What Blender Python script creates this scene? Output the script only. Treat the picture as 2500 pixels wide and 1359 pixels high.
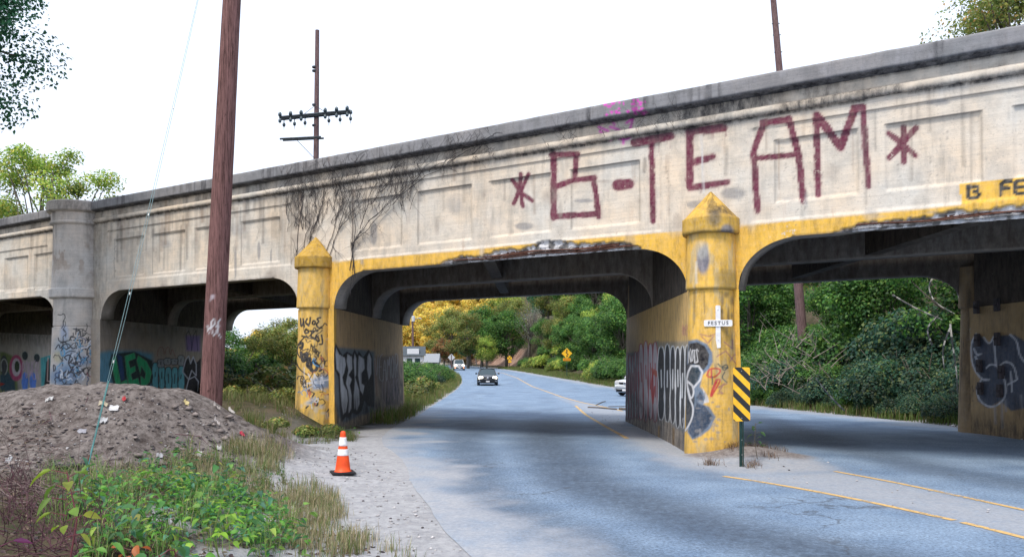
import bpy, math, random
import numpy as np
from math import radians, sin, cos, pi, atan
from mathutils import Vector
for o in list(bpy.data.objects): bpy.data.objects.remove(o)
S = bpy.context.scene
COL = S.collection
# ------------------------------------------------------------------ camera, sky, sun, exposure
TH = atan(42 / 2000.0); CH = 1.75
cd = bpy.data.cameras.new('camera'); cam = bpy.data.objects.new('camera', cd); COL.objects.link(cam)
cam.location = (0, 0, CH); cam.rotation_euler = (pi / 2 + TH, 0, 0)
cd.sensor_width = 36; cd.lens = 28.8; cd.shift_y = (833 - 679.5) / 2500; cd.clip_end = 2000; cd.clip_start = .05
S.camera = cam
w = bpy.data.worlds.new('World'); S.world = w; w.use_nodes = True
nt = w.node_tree; bg = nt.nodes['Background']
sky = nt.nodes.new('ShaderNodeTexSky'); sky.sky_type = 'NISHITA'; sky.sun_disc = False
SUN_EL, SUN_AZ = radians(60), radians(212)      # azimuth clockwise from +Y: behind the camera, to the left
sky.sun_elevation = SUN_EL; sky.sun_rotation = SUN_AZ
sky.air_density = 1.0; sky.dust_density = 6.0; sky.ozone_density = 1.0
mxs = nt.nodes.new('ShaderNodeMix'); mxs.data_type = 'RGBA'; mxs.inputs[0].default_value = .86      # thin bright overcast over the clear sky
nt.links.new(sky.outputs[0], mxs.inputs[6]); mxs.inputs[7].default_value = (4.65, 5.1, 5.95, 1); nt.links.new(mxs.outputs[2], bg.inputs[0]); bg.inputs[1].default_value = 0.15
sl = bpy.data.lights.new('sun', 'SUN'); so = bpy.data.objects.new('sun', sl); COL.objects.link(so)
sl.energy = 1.9; sl.angle = radians(16); sl.color = (1, .92, .80)
sd = Vector((sin(SUN_AZ) * cos(SUN_EL), cos(SUN_AZ) * cos(SUN_EL), sin(SUN_EL)))
so.rotation_euler = sd.to_track_quat('Z', 'Y').to_euler()
S.view_settings.view_transform = 'Standard'; S.view_settings.look = 'None'; S.view_settings.exposure = 0.8; S.view_settings.gamma = 1
S.cycles.max_bounces = 6; S.cycles.transparent_max_bounces = 6

# ------------------------------------------------------------------ helpers
def lin(r, g, b): return tuple(((c / 255) / 12.92 if c < 10 else ((c / 255 + .055) / 1.055) ** 2.4) for c in (r, g, b))
def mesh_np(name, V, F, smooth=False):
    V = np.asarray(V, np.float32); F = np.asarray(F, np.int32)
    m = bpy.data.meshes.new(name); m.vertices.add(len(V)); m.vertices.foreach_set('co', V.ravel())
    k = F.shape[1]; m.loops.add(F.size); m.loops.foreach_set('vertex_index', F.ravel())
    m.polygons.add(len(F)); m.polygons.foreach_set('loop_start', np.arange(0, F.size, k, dtype=np.int32))
    m.update(calc_edges=True)
    if smooth: m.polygons.foreach_set('use_smooth', np.ones(len(F), bool))
    m.validate(); return m
def link(name, m, mat, parent=None):
    o = bpy.data.objects.new(name, m); COL.objects.link(o)
    if mat and not m.materials: m.materials.append(mat)
    if parent: o.parent = parent
    return o
def wloc(p):
    v = Vector((0, 0, 0))
    while p: v += p.location; p = p.parent
    return np.array(v)
def tag(o, label=None, cat=None, group=None, kind=None):
    for k, v in (('label', label), ('category', cat), ('group', group), ('kind', kind)):
        if v: o[k] = v
    return o
def empty(name, loc, label, cat, group=None, rz=0):
    o = bpy.data.objects.new(name, None); COL.objects.link(o); o.location = loc; o.rotation_euler = (0, 0, rz)
    o.empty_display_size = .2
    return tag(o, label, cat, group)
class MB:
    def __init__(s): s.v = []; s.f = []
    def add(s, V, F):
        n = len(s.v); s.v += [tuple(map(float, p)) for p in V]; s.f += [tuple(i + n for i in f) for f in F]; return s
    def box(s, c, d, rz=0, bev=0, M=None):
        x, y, z = [k / 2 for k in d]; V = []
        for a, b_, e in [(-1,-1,-1),(1,-1,-1),(1,1,-1),(-1,1,-1),(-1,-1,1),(1,-1,1),(1,1,1),(-1,1,1)]:
            X, Y, Z = a * x, b_ * y, e * z
            V.append((c[0] + X * cos(rz) - Y * sin(rz), c[1] + X * sin(rz) + Y * cos(rz), c[2] + Z))
        return s.add(V, [(0,3,2,1),(4,5,6,7),(0,1,5,4),(1,2,6,5),(2,3,7,6),(3,0,4,7)])
    def tube(s, pts, rs, n=8, cap=True):
        pts = [Vector(p) for p in pts]
        if not hasattr(rs, '__len__'): rs = [rs] * len(pts)
        V = []; prev = None
        for i, p in enumerate(pts):
            d = (pts[min(i + 1, len(pts) - 1)] - pts[max(i - 1, 0)]).normalized()
            a = prev if prev is not None and abs(prev.dot(d)) < .95 else (Vector((1, 0, 0)) if abs(d.x) < .8 else Vector((0, 1, 0)))
            u = (a - d * a.dot(d)).normalized(); v = d.cross(u); prev = u
            for k in range(n):
                t = 2 * pi * k / n; V.append(p + (u * cos(t) + v * sin(t)) * rs[i])
        F = [(i * n + k, i * n + (k + 1) % n, (i + 1) * n + (k + 1) % n, (i + 1) * n + k) for i in range(len(pts) - 1) for k in range(n)]
        if cap: F += [tuple(range(n))[::-1], tuple(range((len(pts) - 1) * n, len(pts) * n))]
        return s.add(V, F)
    def lathe(s, prof, c=(0, 0, 0), n=24):
        V = [(c[0] + r * cos(2 * pi * k / n), c[1] + r * sin(2 * pi * k / n), c[2] + z) for r, z in prof for k in range(n)]
        F = [(i * n + k, i * n + (k + 1) % n, (i + 1) * n + (k + 1) % n, (i + 1) * n + k) for i in range(len(prof) - 1) for k in range(n)]
        F += [tuple(range(n))[::-1], tuple(range((len(prof) - 1) * n, len(prof) * n))]
        return s.add(V, F)
    def prism(s, poly, o, U, Vv, Nn, t):
        """poly 2-D, origin o, axes U,Vv, extruded t along Nn"""
        o, U, Vv, Nn = map(np.array, (o, U, Vv, Nn)); n = len(poly)
        V = [o + U * a + Vv * b for a, b in poly] + [o + U * a + Vv * b + Nn * t for a, b in poly]
        F = [tuple(range(n)), tuple(range(n, 2 * n))[::-1]] + [(i, i + n, (i + 1) % n + n, (i + 1) % n) for i in range(n)]
        return s.add(V, F)
    def build(s, name, mat, parent=None, smooth=False, bevel=0, local=False):
        m = bpy.data.meshes.new(name)
        off = np.zeros(3) if (parent is None or local) else wloc(parent)
        m.from_pydata([(a - off[0], b - off[1], c - off[2]) for a, b, c in s.v], [], s.f); m.update()
        o = link(name, m, mat, parent)
        import bmesh
        bm = bmesh.new(); bm.from_mesh(m); bmesh.ops.recalc_face_normals(bm, faces=bm.faces)
        if bevel: bmesh.ops.bevel(bm, geom=bm.edges[:], offset=bevel, segments=2, affect='EDGES', clamp_overlap=True)
        bm.to_mesh(m); bm.free()
        if smooth:
            for p in m.polygons: p.use_smooth = True
        return o
def copy_tree(o, parent=None):
    c = o.copy(); COL.objects.link(c)
    if parent: c.parent = parent
    for ch in list(o.children): copy_tree(ch, c)
    return c
def hsh(ix, iy, s):
    h = (ix.astype(np.int64) * 374761393 + iy.astype(np.int64) * 668265263 + s * 1442695041) & 0x7fffffff
    h = ((h ^ (h >> 13)) * 1274126177) & 0x7fffffff; h = h ^ (h >> 16)
    return (h & 0xffff) / 65535.0
def vn(x, y, s=0):
    x = np.asarray(x, float); y = np.asarray(y, float); ix = np.floor(x); iy = np.floor(y); fx = x - ix; fy = y - iy
    fx = fx * fx * (3 - 2 * fx); fy = fy * fy * (3 - 2 * fy); ix = ix.astype(np.int64); iy = iy.astype(np.int64)
    return (hsh(ix, iy, s) * (1 - fx) + hsh(ix + 1, iy, s) * fx) * (1 - fy) + (hsh(ix, iy + 1, s) * (1 - fx) + hsh(ix + 1, iy + 1, s) * fx) * fy
def fbm(x, y, s=0, o=4):
    r = 0; a = .5
    for i in range(o): r = r + a * vn(x * 2 ** i, y * 2 ** i, s + i * 17); a *= .5
    return r
def sst(x, a, b):
    t = np.clip((np.asarray(x, float) - a) / (b - a), 0, 1); return t * t * (3 - 2 * t)
# camera geometry, used to read positions of real things off the photograph
def ray(px, py):
    x = (px - 1250) / 2000.; y = (833 - py) / 2000.
    return np.array([x, cos(TH) - y * sin(TH), sin(TH) + y * cos(TH)])
def projn(P):
    P = np.asarray(P, float); z = P[..., 2] - CH; d = P[..., 1] * cos(TH) + z * sin(TH); d = np.where(d < .1, .1, d)
    return 1250 + 2000 * P[..., 0] / d, 833 - 2000 * (-P[..., 1] * sin(TH) + z * cos(TH)) / d
def at(px, py, Y):
    r = ray(px, py); return np.array([0, 0, CH]) + r * (Y / r[1])
def inpoly(px, py, poly):
    c = np.zeros(np.shape(px), bool); n = len(poly)
    for i in range(n):
        x1, y1 = poly[i]; x2, y2 = poly[(i + 1) % n]
        k = ((y1 > py) != (y2 > py)) & (px < (x2 - x1) * (py - y1) / ((y2 - y1) or 1e-9) + x1); c ^= k
    return c
def dpoly(px, py, pts, closed=False):
    d = np.full(np.shape(px), 1e9); P = list(pts) + ([pts[0]] if closed else [])
    if len(P) == 1: return np.hypot(px - P[0][0], py - P[0][1])
    for (x1, y1), (x2, y2) in zip(P[:-1], P[1:]):
        dx, dy = x2 - x1, y2 - y1; L = dx * dx + dy * dy or 1e-9
        t = np.clip(((px - x1) * dx + (py - y1) * dy) / L, 0, 1)
        d = np.minimum(d, np.hypot(px - x1 - t * dx, py - y1 - t * dy))
    return d

# ------------------------------------------------------------------ materials
def newmat(name):
    m = bpy.data.materials.new(name); m.use_nodes = True; n = m.node_tree
    return m, n, n.nodes['Principled BSDF']
class NG:
    def __init__(s, n): s.n = n
    def node(s, t, **k):
        x = s.n.nodes.new(t)
        for a, b in k.items(): setattr(x, a, b)
        return x
    def l(s, a, b): s.n.links.new(a, b)
    def coord(s): 
        c = s.node('ShaderNodeTexCoord'); return c.outputs['Object']
    def geo(s): return s.node('ShaderNodeNewGeometry').outputs['Position']
    def noise(s, scale, detail=4, rough=.6, vec=None, sc=None, dist=0):
        t = s.node('ShaderNodeTexNoise'); t.inputs['Scale'].default_value = scale; t.inputs['Detail'].default_value = detail; t.inputs['Roughness'].default_value = rough; t.inputs['Distortion'].default_value = dist
        v = vec or s.geo()
        if sc:
            mp = s.node('ShaderNodeMapping'); mp.inputs['Scale'].default_value = sc; s.l(v, mp.inputs[0]); v = mp.outputs[0]
        s.l(v, t.inputs['Vector']); return t.outputs[0]
    def ramp(s, f, stops):
        r = s.node('ShaderNodeValToRGB'); e = r.color_ramp.elements
        while len(e) < len(stops): e.new(.5)
        for i, (p, c) in enumerate(stops):
            e[i].position = p; e[i].color = (c if hasattr(c, '__len__') else (c, c, c)) + ((1,) if not hasattr(c, '__len__') or len(c) == 3 else ())
        s.l(f, r.inputs[0]); return r.outputs[0]
    def mix(s, f, a, b, mode='MIX'):
        m = s.node('ShaderNodeMix', data_type='RGBA', blend_type=mode)
        for k, v in ((0, f), (6, a), (7, b)):
            sock = m.inputs[k]
            if hasattr(v, 'links'): s.l(v, sock)
            elif hasattr(v, '__len__'): sock.default_value = tuple(v) + (1,)
            else: sock.default_value = v if k == 0 else (v, v, v, 1)
        return m.outputs[2]
    def math(s, op, a, b=0, clamp=False):
        m = s.node('ShaderNodeMath', operation=op, use_clamp=clamp)
        for i, v in enumerate((a, b)):
            if hasattr(v, 'links'): s.l(v, m.inputs[i])
            else: m.inputs[i].default_value = v
        return m.outputs[0]
    def attr(s, name):
        a = s.node('ShaderNodeAttribute', attribute_name=name); return a.outputs['Color'], a.outputs['Alpha'], a.outputs['Fac']
    def bump(s, h, strength, dist, bsdf, prev=None):
        b = s.node('ShaderNodeBump'); b.inputs['Strength'].default_value = strength; b.inputs['Distance'].default_value = dist
        s.l(h, b.inputs['Height']); s.l(b.outputs[0], bsdf.inputs['Normal']); return b
def simple(name, c, rough=.6, metal=0, var=.15, scale=8, bump=.1, spec=.3, emit=0):
    m, n, b = newmat(name); g = NG(n)
    f = g.noise(scale, 5); c2 = tuple(x * (1 - var) for x in c); c3 = tuple(min(1, x * (1 + var)) for x in c)
    col = g.ramp(f, [(.3, c2), (.7, c3)]); g.l(col, b.inputs['Base Color'])
    b.inputs['Roughness'].default_value = rough; b.inputs['Metallic'].default_value = metal; b.inputs['Specular IOR Level'].default_value = spec
    if bump: g.bump(g.noise(scale * 4, 4), bump, .01, b)
    if emit: b.inputs['Emission Color'].default_value = tuple(c) + (1,); b.inputs['Emission Strength'].default_value = emit
    return m
def concrete(name, base, warm, grime=.5, dark_tone=(.03, .03, .035), streak=.5, peel=.35, cover=None):
    """weathered concrete; vertex colour 'paint' (premultiplied) lies over it, chipped"""
    m, n, b = newmat(name); g = NG(n)
    big = g.noise(.7, 5, .6); med = g.noise(3, 6, .65)
    col = g.mix(g.ramp(big, [(.35, 0.), (.65, 1.)]), base, warm)
    col = g.mix(g.ramp(med, [(.45, 0.), (.75, .6)]), col, tuple(x * .55 for x in base)); sp_ = g.noise(22, 4, .8); col = g.mix(g.ramp(sp_, [(.56, 0.), (.70, .5)]), col, tuple(x * .35 for x in base))
    # form board lines
    brd = g.noise(1.0, 3, .6, sc=(.5, .5, 16)); col = g.mix(g.ramp(brd, [(.5, 0.), (.58, .18), (.66, 0.)]), col, tuple(x * .55 for x in base))
    st = g.noise(2.2, 6, .7, sc=(2.2, 2.2, .22)); st2 = g.noise(.6, 3, .6)
    sm = g.math('MULTIPLY', g.ramp(st, [(.48, 0.), (.72, 1.)]), g.ramp(st2, [(.4, .15), (.62, 1.)]))
    col = g.mix(g.math('MULTIPLY', sm, streak), col, tuple(x * .28 for x in base))
    rust = g.math('MULTIPLY', g.ramp(g.noise(1.4, 5, .7, sc=(2.5, 2.5, .35)), [(.6, 0.), (.72, .5)]), g.ramp(g.noise(.4, 2), [(.5, 0.), (.65, 1.)]))
    col = g.mix(rust, col, (.33, .17, .09))
    pc, pa, _ = g.attr('paint'); gr, ga, _ = g.attr('grime')  # 'grime' holds real grime plus painted shade
    chip = g.ramp(g.math('ADD', g.math('MULTIPLY', g.noise(7, 6, .75), .7), g.math('MULTIPLY', g.noise(1.3, 3), .3)), [(peel, 0.), (peel + .05, 1.)])
    fade = g.ramp(g.noise(14, 3), [(.2, .8), (.7, 1.)])
    k = g.math('MULTIPLY', chip, fade)
    a = g.math('MULTIPLY', pa, k); kk = g.mix(1, pc, k, 'MULTIPLY')
    tone = g.ramp(g.noise(3.5, 6, .75, sc=(2, 2, .6)), [(.32, .55), (.5, .92), (.65, 1.1)])
    kk = g.mix(1, kk, tone, 'MULTIPLY')
    col = g.mix(a, col, 0.0); col = g.mix(1, col, kk, 'ADD')
    gn = g.ramp(g.noise(3.2, 6, .75, sc=(2, 2, .7)), [(.3, .1), (.62, 1.)])
    ga2 = g.math('MULTIPLY', g.math('MULTIPLY', ga, gn), 1.0, clamp=True)
    col = g.mix(ga2, col, dark_tone)
    g.l(col, b.inputs['Base Color']); b.inputs['Roughness'].default_value = .88; b.inputs['Specular IOR Level'].default_value = .2
    h = g.math('ADD', g.math('MULTIPLY', g.noise(30, 5, .7), .4), g.math('MULTIPLY', med, .7)); h = g.math('ADD', h, g.math('MULTIPLY', brd, .5))
    g.bump(h, .5, .02, b); return m
def leafmat(name, trans=.42, rough=.5):
    m, n, b = newmat(name); g = NG(n); c, a, _ = g.attr('col')
    v = g.ramp(g.noise(9, 2), [(.3, .75), (.7, 1.2)]); c2 = g.mix(1, c, v, 'MULTIPLY')
    g.l(c2, b.inputs['Base Color']); b.inputs['Roughness'].default_value = rough; b.inputs['Specular IOR Level'].default_value = .35
    t = g.node('ShaderNodeBsdfTranslucent'); g.l(c2, t.inputs[0]); mx = g.node('ShaderNodeMixShader'); mx.inputs[0].default_value = trans
    g.l(b.outputs[0], mx.inputs[1]); g.l(t.outputs[0], mx.inputs[2]); g.l(mx.outputs[0], n.nodes['Material Output'].inputs[0]); return m
def barkmat(name, c1, c2, sc=(6, 6, .7)):
    m, n, b = newmat(name); g = NG(n); f = g.noise(4, 7, .75, sc=sc)
    f2 = g.noise(11, 5, .8, sc=sc); ff = g.math('ADD', g.math('MULTIPLY', f, .55), g.math('MULTIPLY', f2, .45)); col = g.ramp(ff, [(.40, c1), (.52, c2), (.64, tuple(x * 1.5 for x in c2))])
    g.l(col, b.inputs['Base Color']); b.inputs['Roughness'].default_value = .85; b.inputs['Specular IOR Level'].default_value = .15; g.bump(f, .8, .03, b); return m
M = {}
M['fascia'] = concrete('painted_concrete', (.61, .58, .53), (.70, .58, .45), streak=.5, peel=.34)
M['coping'] = concrete('dark_concrete', (.22, .225, .24), (.27, .26, .265), streak=.75, peel=.30)
M['pier'] = concrete('pier_concrete', (.38, .36, .34), (.42, .34, .26), streak=.55, peel=.30)
M['under'] = concrete('soffit_concrete', (.30, .285, .27), (.34, .29, .24), streak=.6, dark_tone=(.125, .10, .08))
M['pil'] = concrete('pilaster_concrete', (.58, .56, .54), (.62, .54, .47), streak=.6, peel=.31)
M['leaf'] = leafmat('foliage'); M['bark'] = barkmat('tree_bark', (.05, .04, .035), (.16, .14, .12))
M['pole'] = barkmat('pole_wood', (.05, .022, .018), (.15, .062, .05), (9, 9, .4)); M['pole2'] = barkmat('pole_wood_pale', (.05, .03, .033), (.17, .11, .11), (9, 9, .6))
M['twig'] = simple('dry_twig', (.10, .085, .08), .9, var=.5); M['rust'] = simple('rusty_steel', (.12, .055, .04), .85, .2, var=.5, scale=20, bump=.4)
M['plate'] = simple('dull_dark_plate', (.07, .06, .065), .8, var=.5)
M['vine'] = simple('dry_vine_stem', (.05, .045, .048), .9, var=.3)

# ------------------------------------------------------------------ the bridge's frame of reference
BA = np.array([3.68, 15.02, 0.]); BD = np.array([.836, -.548, 0.]); BD /= np.linalg.norm(BD); BN = np.array([BD[1], -BD[0], 0.])   # BN points to the camera side
BB = np.array([.03, 1, 0.])                                                            # through the bridge
def fpt(u, z, W=0, off=0):
    u = np.asarray(u, float); W = np.asarray(W, float); off = np.asarray(off, float); return BA + BB * W[..., None] + BN * off[..., None] + u[..., None] * BD + np.asarray(z, float)[..., None] * np.array([0, 0, 1.])
def fp(px, py, W=0, off=0):
    r = ray(px, py); o = BA + BB * W + BN * off; c = np.array([0, 0, CH]); t = np.dot(o - c, BN) / np.dot(r, BN); p = c + r * t
    return float(np.dot(p - o, BD)), float(p[2])

# ------------------------------------------------------------------ terrain
LY = [-20, 0, 5, 7.2, 11.5, 17, 21, 30, 39, 60, 78, 100, 140, 180, 220, 320]; LX = [2.2, 1.2, .3, -.36, -1.44, -2.72, -3.25, -3.4, -3.7, -4.1, -4.7, -6.2, -10.6, -18, -28, -60]
RY = [-20, 10, 15, 19, 22.4, 28.9, 38, 63, 85, 120, 140, 164, 220, 320]; RX = [26, 18, 14, 12.2, 12.2, 12.3, 11, 8.6, 6.3, 2.0, -.8, -5.5, -19, -50]
def smooth_interp(y, Y, X):
    return (np.interp(y - 2, Y, X) + np.interp(y, Y, X) * 2 + np.interp(y + 2, Y, X)) / 4
def Lx(y): return smooth_interp(np.asarray(y, float), LY, LX)
def Rx(y): return smooth_interp(np.asarray(y, float), RY, RX)
def gbase(y): return smooth_interp(np.asarray(y, float), [-20, 17, 25, 30, 45, 70, 100, 136, 200, 330], [0, 0, -.19, -.33, -.5, -.6, -.42, -.15, .3, 1])
def gz(x, y):
    x = np.asarray(x, float); y = np.asarray(y, float); b = gbase(y); dl = Lx(y) - x; dr = x - Rx(y)
    z = b.copy() + 0 * x
    # left verge near the bridge
    z += .42 * sst(dl, .9, 2.6) * sst(y, 17.5, 20) * sst(-y, -34, -26)
    z += .35 * sst(-x, 3.8, 7) * sst(y, 17, 20.5) * sst(-y, -60, -30) * 1.
    # spoil mound
    m = 1.32 * np.exp(-((np.clip(x + 5.9, 0, 99)) / 2.0) ** 2 - ((np.clip(-5.9 - x, 0, 99)) / 7.5) ** 2) * np.exp(-(np.clip(12.9 - y, 0, 99) / 1.75) ** 2 - (np.clip(y - 12.9, 0, 99) / 2.2) ** 2)
    m2 = .5 * np.exp(-((x + 6.3) / 1.0) ** 2 - ((y - 15.6) / 1.3) ** 2)
    z += m + m2
    # foreground bank on the left
    z += (.30 * sst(dl, 1.4, 3.4) + .25 * sst(dl, 3, 7)) * sst(-y, -11.5, -8)
    # island heap at the middle pier
    z += .20 * np.exp(-((x - 4.15) / .85) ** 2 - ((y - 14.5) / .5) ** 2)
    # right verge and hillside
    hd = np.clip(dr - 1.2, 0, 60); fade = sst(y, 16, 24)
    z += fade * (.25 * sst(dr, .3, 2) + 7.5 * sst(hd, .5, 19) + 4 * sst(hd, 15, 60)) * (1 - .35 * sst(y, 60, 120))
    z += 5.5 * sst(dr, 3.5, 10) * sst(y, 115, 150) * sst(-y, -230, -200)
    # far hills
    z += 26 * sst(y, 186, 310) * sst(x, -62, -26) + 5 * sst(y, 215, 330)
    off = np.minimum(dl, dr); rough = sst(np.maximum(dl, dr), .3, 1.6)
    near = sst(-y, -45, -30)
    z += rough * near * (.16 * (fbm(x * 1.1, y * 1.1, 3) - .47) + .07 * (fbm(x * 4.3, y * 4.3, 9) - .47)) 
    z += sst(m, .08, .6) * (.34 * (fbm(x * 1.7 + y * .8, y * 1.9, 23, 5) - .47) + .09 * (fbm(x * 6, y * 6, 27) - .47) + .06 * np.abs(fbm(x * 2.6 - y, y * .9, 29) - .47))
    z += rough * (1 - near) * 1.2 * (fbm(x * .12, y * .12, 5) - .47) * sst(np.maximum(dl, dr), 3, 12)
    return z
xs = np.unique(np.concatenate([np.linspace(-260, -60, 21), np.linspace(-60, -13, 60), np.arange(-13, 6.5, .085), np.linspace(6.5, 30, 90), np.linspace(30, 90, 40), np.linspace(90, 260, 15)]))
ys = np.unique(np.concatenate([np.linspace(-30, 3, 14), np.arange(3, 19, .085), np.linspace(19, 50, 170), np.linspace(50, 340, 180), np.linspace(340, 700, 12)]))
GX, GY = np.meshgrid(xs, ys); GZ = gz(GX, GY)
rd = np.minimum(GX - Lx(GY), Rx(GY) - GX); GZ = GZ - .03 * sst(rd, 0, .4)
nx, ny = len(xs), len(ys); idx = np.arange(nx * ny).reshape(ny, nx)
F = np.stack([idx[:-1, :-1], idx[:-1, 1:], idx[1:, 1:], idx[1:, :-1]], -1).reshape(-1, 4)
GV = np.stack([GX, GY, GZ], -1).reshape(-1, 3)
gm = mesh_np('ground', GV, F, True)
# ground cover mask: R sand/gravel, G sunlight tint on the far hill, B red-brown spoil / bank
x, y = GV[:, 0], GV[:, 1]; dl = Lx(y) - x; dr = x - Rx(y)
nzz = fbm(x * .9, y * .9, 31)
sand = sst(3.1 + (nzz - .5) * 3 - dl, 0, 1.2) * sst(-y, -20, -17) + .8 * sst(1.0 + (nzz - .5) * 2 - np.maximum(dl, dr), 0, .6)
sand = np.maximum(sand, sst(-((x - 4) ** 2 + (y - 14.5) ** 2), -4, -1.5))
mound = np.exp(-((np.clip(x + 5.9, 0, 99)) / 2.3) ** 2 - ((np.clip(-5.9 - x, 0, 99)) / 9) ** 2) * np.exp(-((y - 12.9) / 2.4) ** 2)
spoil = sst(mound + (nzz - .5) * .25, .18, .42)
bank = sst(-x, -4, -1.5) * sst(dr, 2.0, 4) * sst(-(GV[:, 2] - gbase(y)), -4.6, -3.2) * sst(y, 112, 126) * sst(-y, -215, -190)
spoil = np.maximum(spoil, bank)
C = np.stack([np.clip(sand, 0, 1), sst(y, 178, 200) * sst(-x, 8, 22), np.clip(spoil, 0, 1), bank], -1)
ca = gm.color_attributes.new('cover', 'FLOAT_COLOR', 'POINT'); ca.data.foreach_set('color', C.astype(np.float32).ravel())
m, n, b = newmat('ground_soil'); g = NG(n); cc, caa, _ = g.attr('cover')
sep = g.node('ShaderNodeSeparateColor'); g.l(cc, sep.inputs[0])
n1 = g.noise(1.5, 6, .7); n2 = g.noise(8, 7, .8); n3 = g.noise(45, 4, .7)
soil = g.mix(g.ramp(n1, [(.4, 0.), (.6, 1.)]), (.040, .045, .022), (.10, .08, .055))
sandc = g.mix(g.ramp(n2, [(.35, 0.), (.65, 1.)]), (.27, .278, .305), (.47, .475, .50)); sandc = g.mix(g.ramp(n1, [(.5, 0.), (.7, .5)]), sandc, (.22, .22, .235))
sp = g.mix(g.ramp(n2, [(.38, 0.), (.58, 1.)]), (.055, .045, .042), (.225, .20, .19)); sp = g.mix(g.ramp(n1, [(.45, 0.), (.7, .6)]), sp, (.085, .065, .06))
bk = g.mix(g.ramp(g.noise(.8, 6, .7, sc=(1, 1, .25)), [(.35, 0.), (.65, 1.)]), (.16, .09, .07), (.42, .30, .24)); sp = g.mix(caa, sp, bk)
soil = g.mix(sep.outputs[1], soil, (.42, .25, .05)); col = g.mix(sep.outputs[0], soil, sandc); col = g.mix(sep.outputs[2], col, sp)  # far hill soil tinted gold, sunlight put into its colour
v = g.node('ShaderNodeTexVoronoi'); v.inputs['Scale'].default_value = 14; g.l(g.geo(), v.inputs['Vector'])
peb = g.ramp(v.outputs['Distance'], [(.07, 1.), (.13, 0.)]); sel = g.ramp(g.noise(3, 2), [(.5, 0.), (.62, .8)])
col = g.mix(g.math('MULTIPLY', peb, sel), col, (.42, .41, .41))
g.l(col, b.inputs['Base Color']); b.inputs['Roughness'].default_value = .95; b.inputs['Specular IOR Level'].default_value = .1
g.bump(g.math('ADD', n2, g.math('MULTIPLY', n3, .5)), .9, .04, b); M['ground'] = m
tag(link('ground', gm, m), kind='structure')
# road
ty = np.unique(np.concatenate([np.arange(-20, 3, 1.), np.arange(3, 30, .12), np.arange(30, 60, .3), np.arange(60, 320, 1.5)])); sx = np.concatenate([np.linspace(0, .06, 12), np.linspace(.07, .93, 110), np.linspace(.94, 1, 10)])
TY, SX = np.meshgrid(ty, sx, indexing='ij'); lx = Lx(TY) + .12 * (fbm(TY * .6, TY * 0, 41) - .5); rx = Rx(TY) + .3 * (fbm(TY * 1.3, TY * 0 + 9, 43) - .5)
RXX = lx + (rx - lx) * SX; RZ = gbase(TY) + .006 + .20 * np.exp(-((RXX - 4.15) / .85) ** 2 - ((TY - 14.5) / .5) ** 2)
idx = np.arange(TY.size).reshape(TY.shape); F = np.stack([idx[:-1, :-1], idx[:-1, 1:], idx[1:, 1:], idx[1:, :-1]], -1).reshape(-1, 4)
RV = np.stack([RXX, TY, RZ], -1).reshape(-1, 3); rm = mesh_np('road', RV, F, True)
def gpt(px, py):
    Y = 12.
    for _ in range(40): Y = .5 * Y + .5 * (CH - float(gbase(Y))) * 2000 / max(py - 875, 3)
    return ((px - 1250) / 2000. * Y, Y)
lineA = [gpt(*p) for p in [(1765, 1162), (1900, 1182), (2100, 1220), (2320, 1268), (2500, 1312), (2800, 1390)]]
lineB = [gpt(*p) for p in [(2035, 1150), (2200, 1180), (2350, 1213), (2500, 1245), (2800, 1310)]]
lineC = [gpt(*p) for p in [(1530, 1070), (1480, 1042), (1430, 1012), (1405, 990)]]
lineD = [gpt(*p) for p in [(1520, 1003), (1470, 992), (1425, 983), (1370, 968), (1300, 943), (1262, 922), (1230, 911), (1200, 906)]]
x, y = RV[:, 0], RV[:, 1]; nz = fbm(x * 1.2, y * 1.2, 51)
isl = lineA + lineB[::-1]; e = (inpoly(x, y, isl) * 1.) ; d = dpoly(x, y, isl, True); isl_d = np.where(e > 0, d, -d)
dust = sst(isl_d, -.25, .3) * .8
isl2 = [gpt(*p) for p in [(1530, 1070), (1405, 990), (1350, 965), (1425, 983), (1540, 1005)]]; d = dpoly(x, y, isl2, True); dd = np.where(inpoly(x, y, isl2), d, -d); dust = np.maximum(dust, .75 * sst(dd, -.3, .4))
pr = [gpt(*p) for p in [(1530, 1040), (1500, 1065), (1560, 1100), (1680, 1135), (1760, 1160), (1860, 1165), (2035, 1150), (1990, 1130), (1900, 1100), (1830, 1070), (1790, 1050)]]
d = dpoly(x, y, pr, True); dd = np.where(inpoly(x, y, pr), d, -d); dust = np.maximum(dust, .95 * sst(dd + (nz - .5) * .9, -.45, .35))
dust = np.maximum(dust, .98 * sst(.95 + (nz - .5) * 2.6 - (x - Lx(y)), -.5, .8) * sst(-y, -40, -20)); dust = np.maximum(dust, .7 * sst(1.3 + (nz - .5) * 2 - (Rx(y) - x), -.4, .8))
tyre = np.zeros_like(x)
wl = [gpt(*p) for p in [(1350, 985), (1330, 1080), (1420, 1180), (1750, 1290), (2050, 1359), (2300, 1420)]]; tyre = np.maximum(tyre, .85 * sst(-dpoly(x, y, wl), -1.15, -.1) * sst(-y, -35, -18))
wl = [gpt(*p) for p in [(1180, 985), (1130, 1080), (1180, 1200), (1500, 1359), (1700, 1440)]]; tyre = np.maximum(tyre, .6 * sst(-dpoly(x, y, wl), -.8, -.1) * sst(-y, -35, -18))
wl = [gpt(*p) for p in [(1830, 1010), (2050, 1090), (2300, 1150), (2600, 1200)]]; tyre = np.maximum(tyre, .6 * sst(-dpoly(x, y, wl), -1.0, -.1))
heap = np.exp(-((x - 4.15) / 1.1) ** 2 - ((y - 14.45) / .55) ** 2); heap = sst(heap + (nz - .5) * .5, .25, .5)
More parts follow.
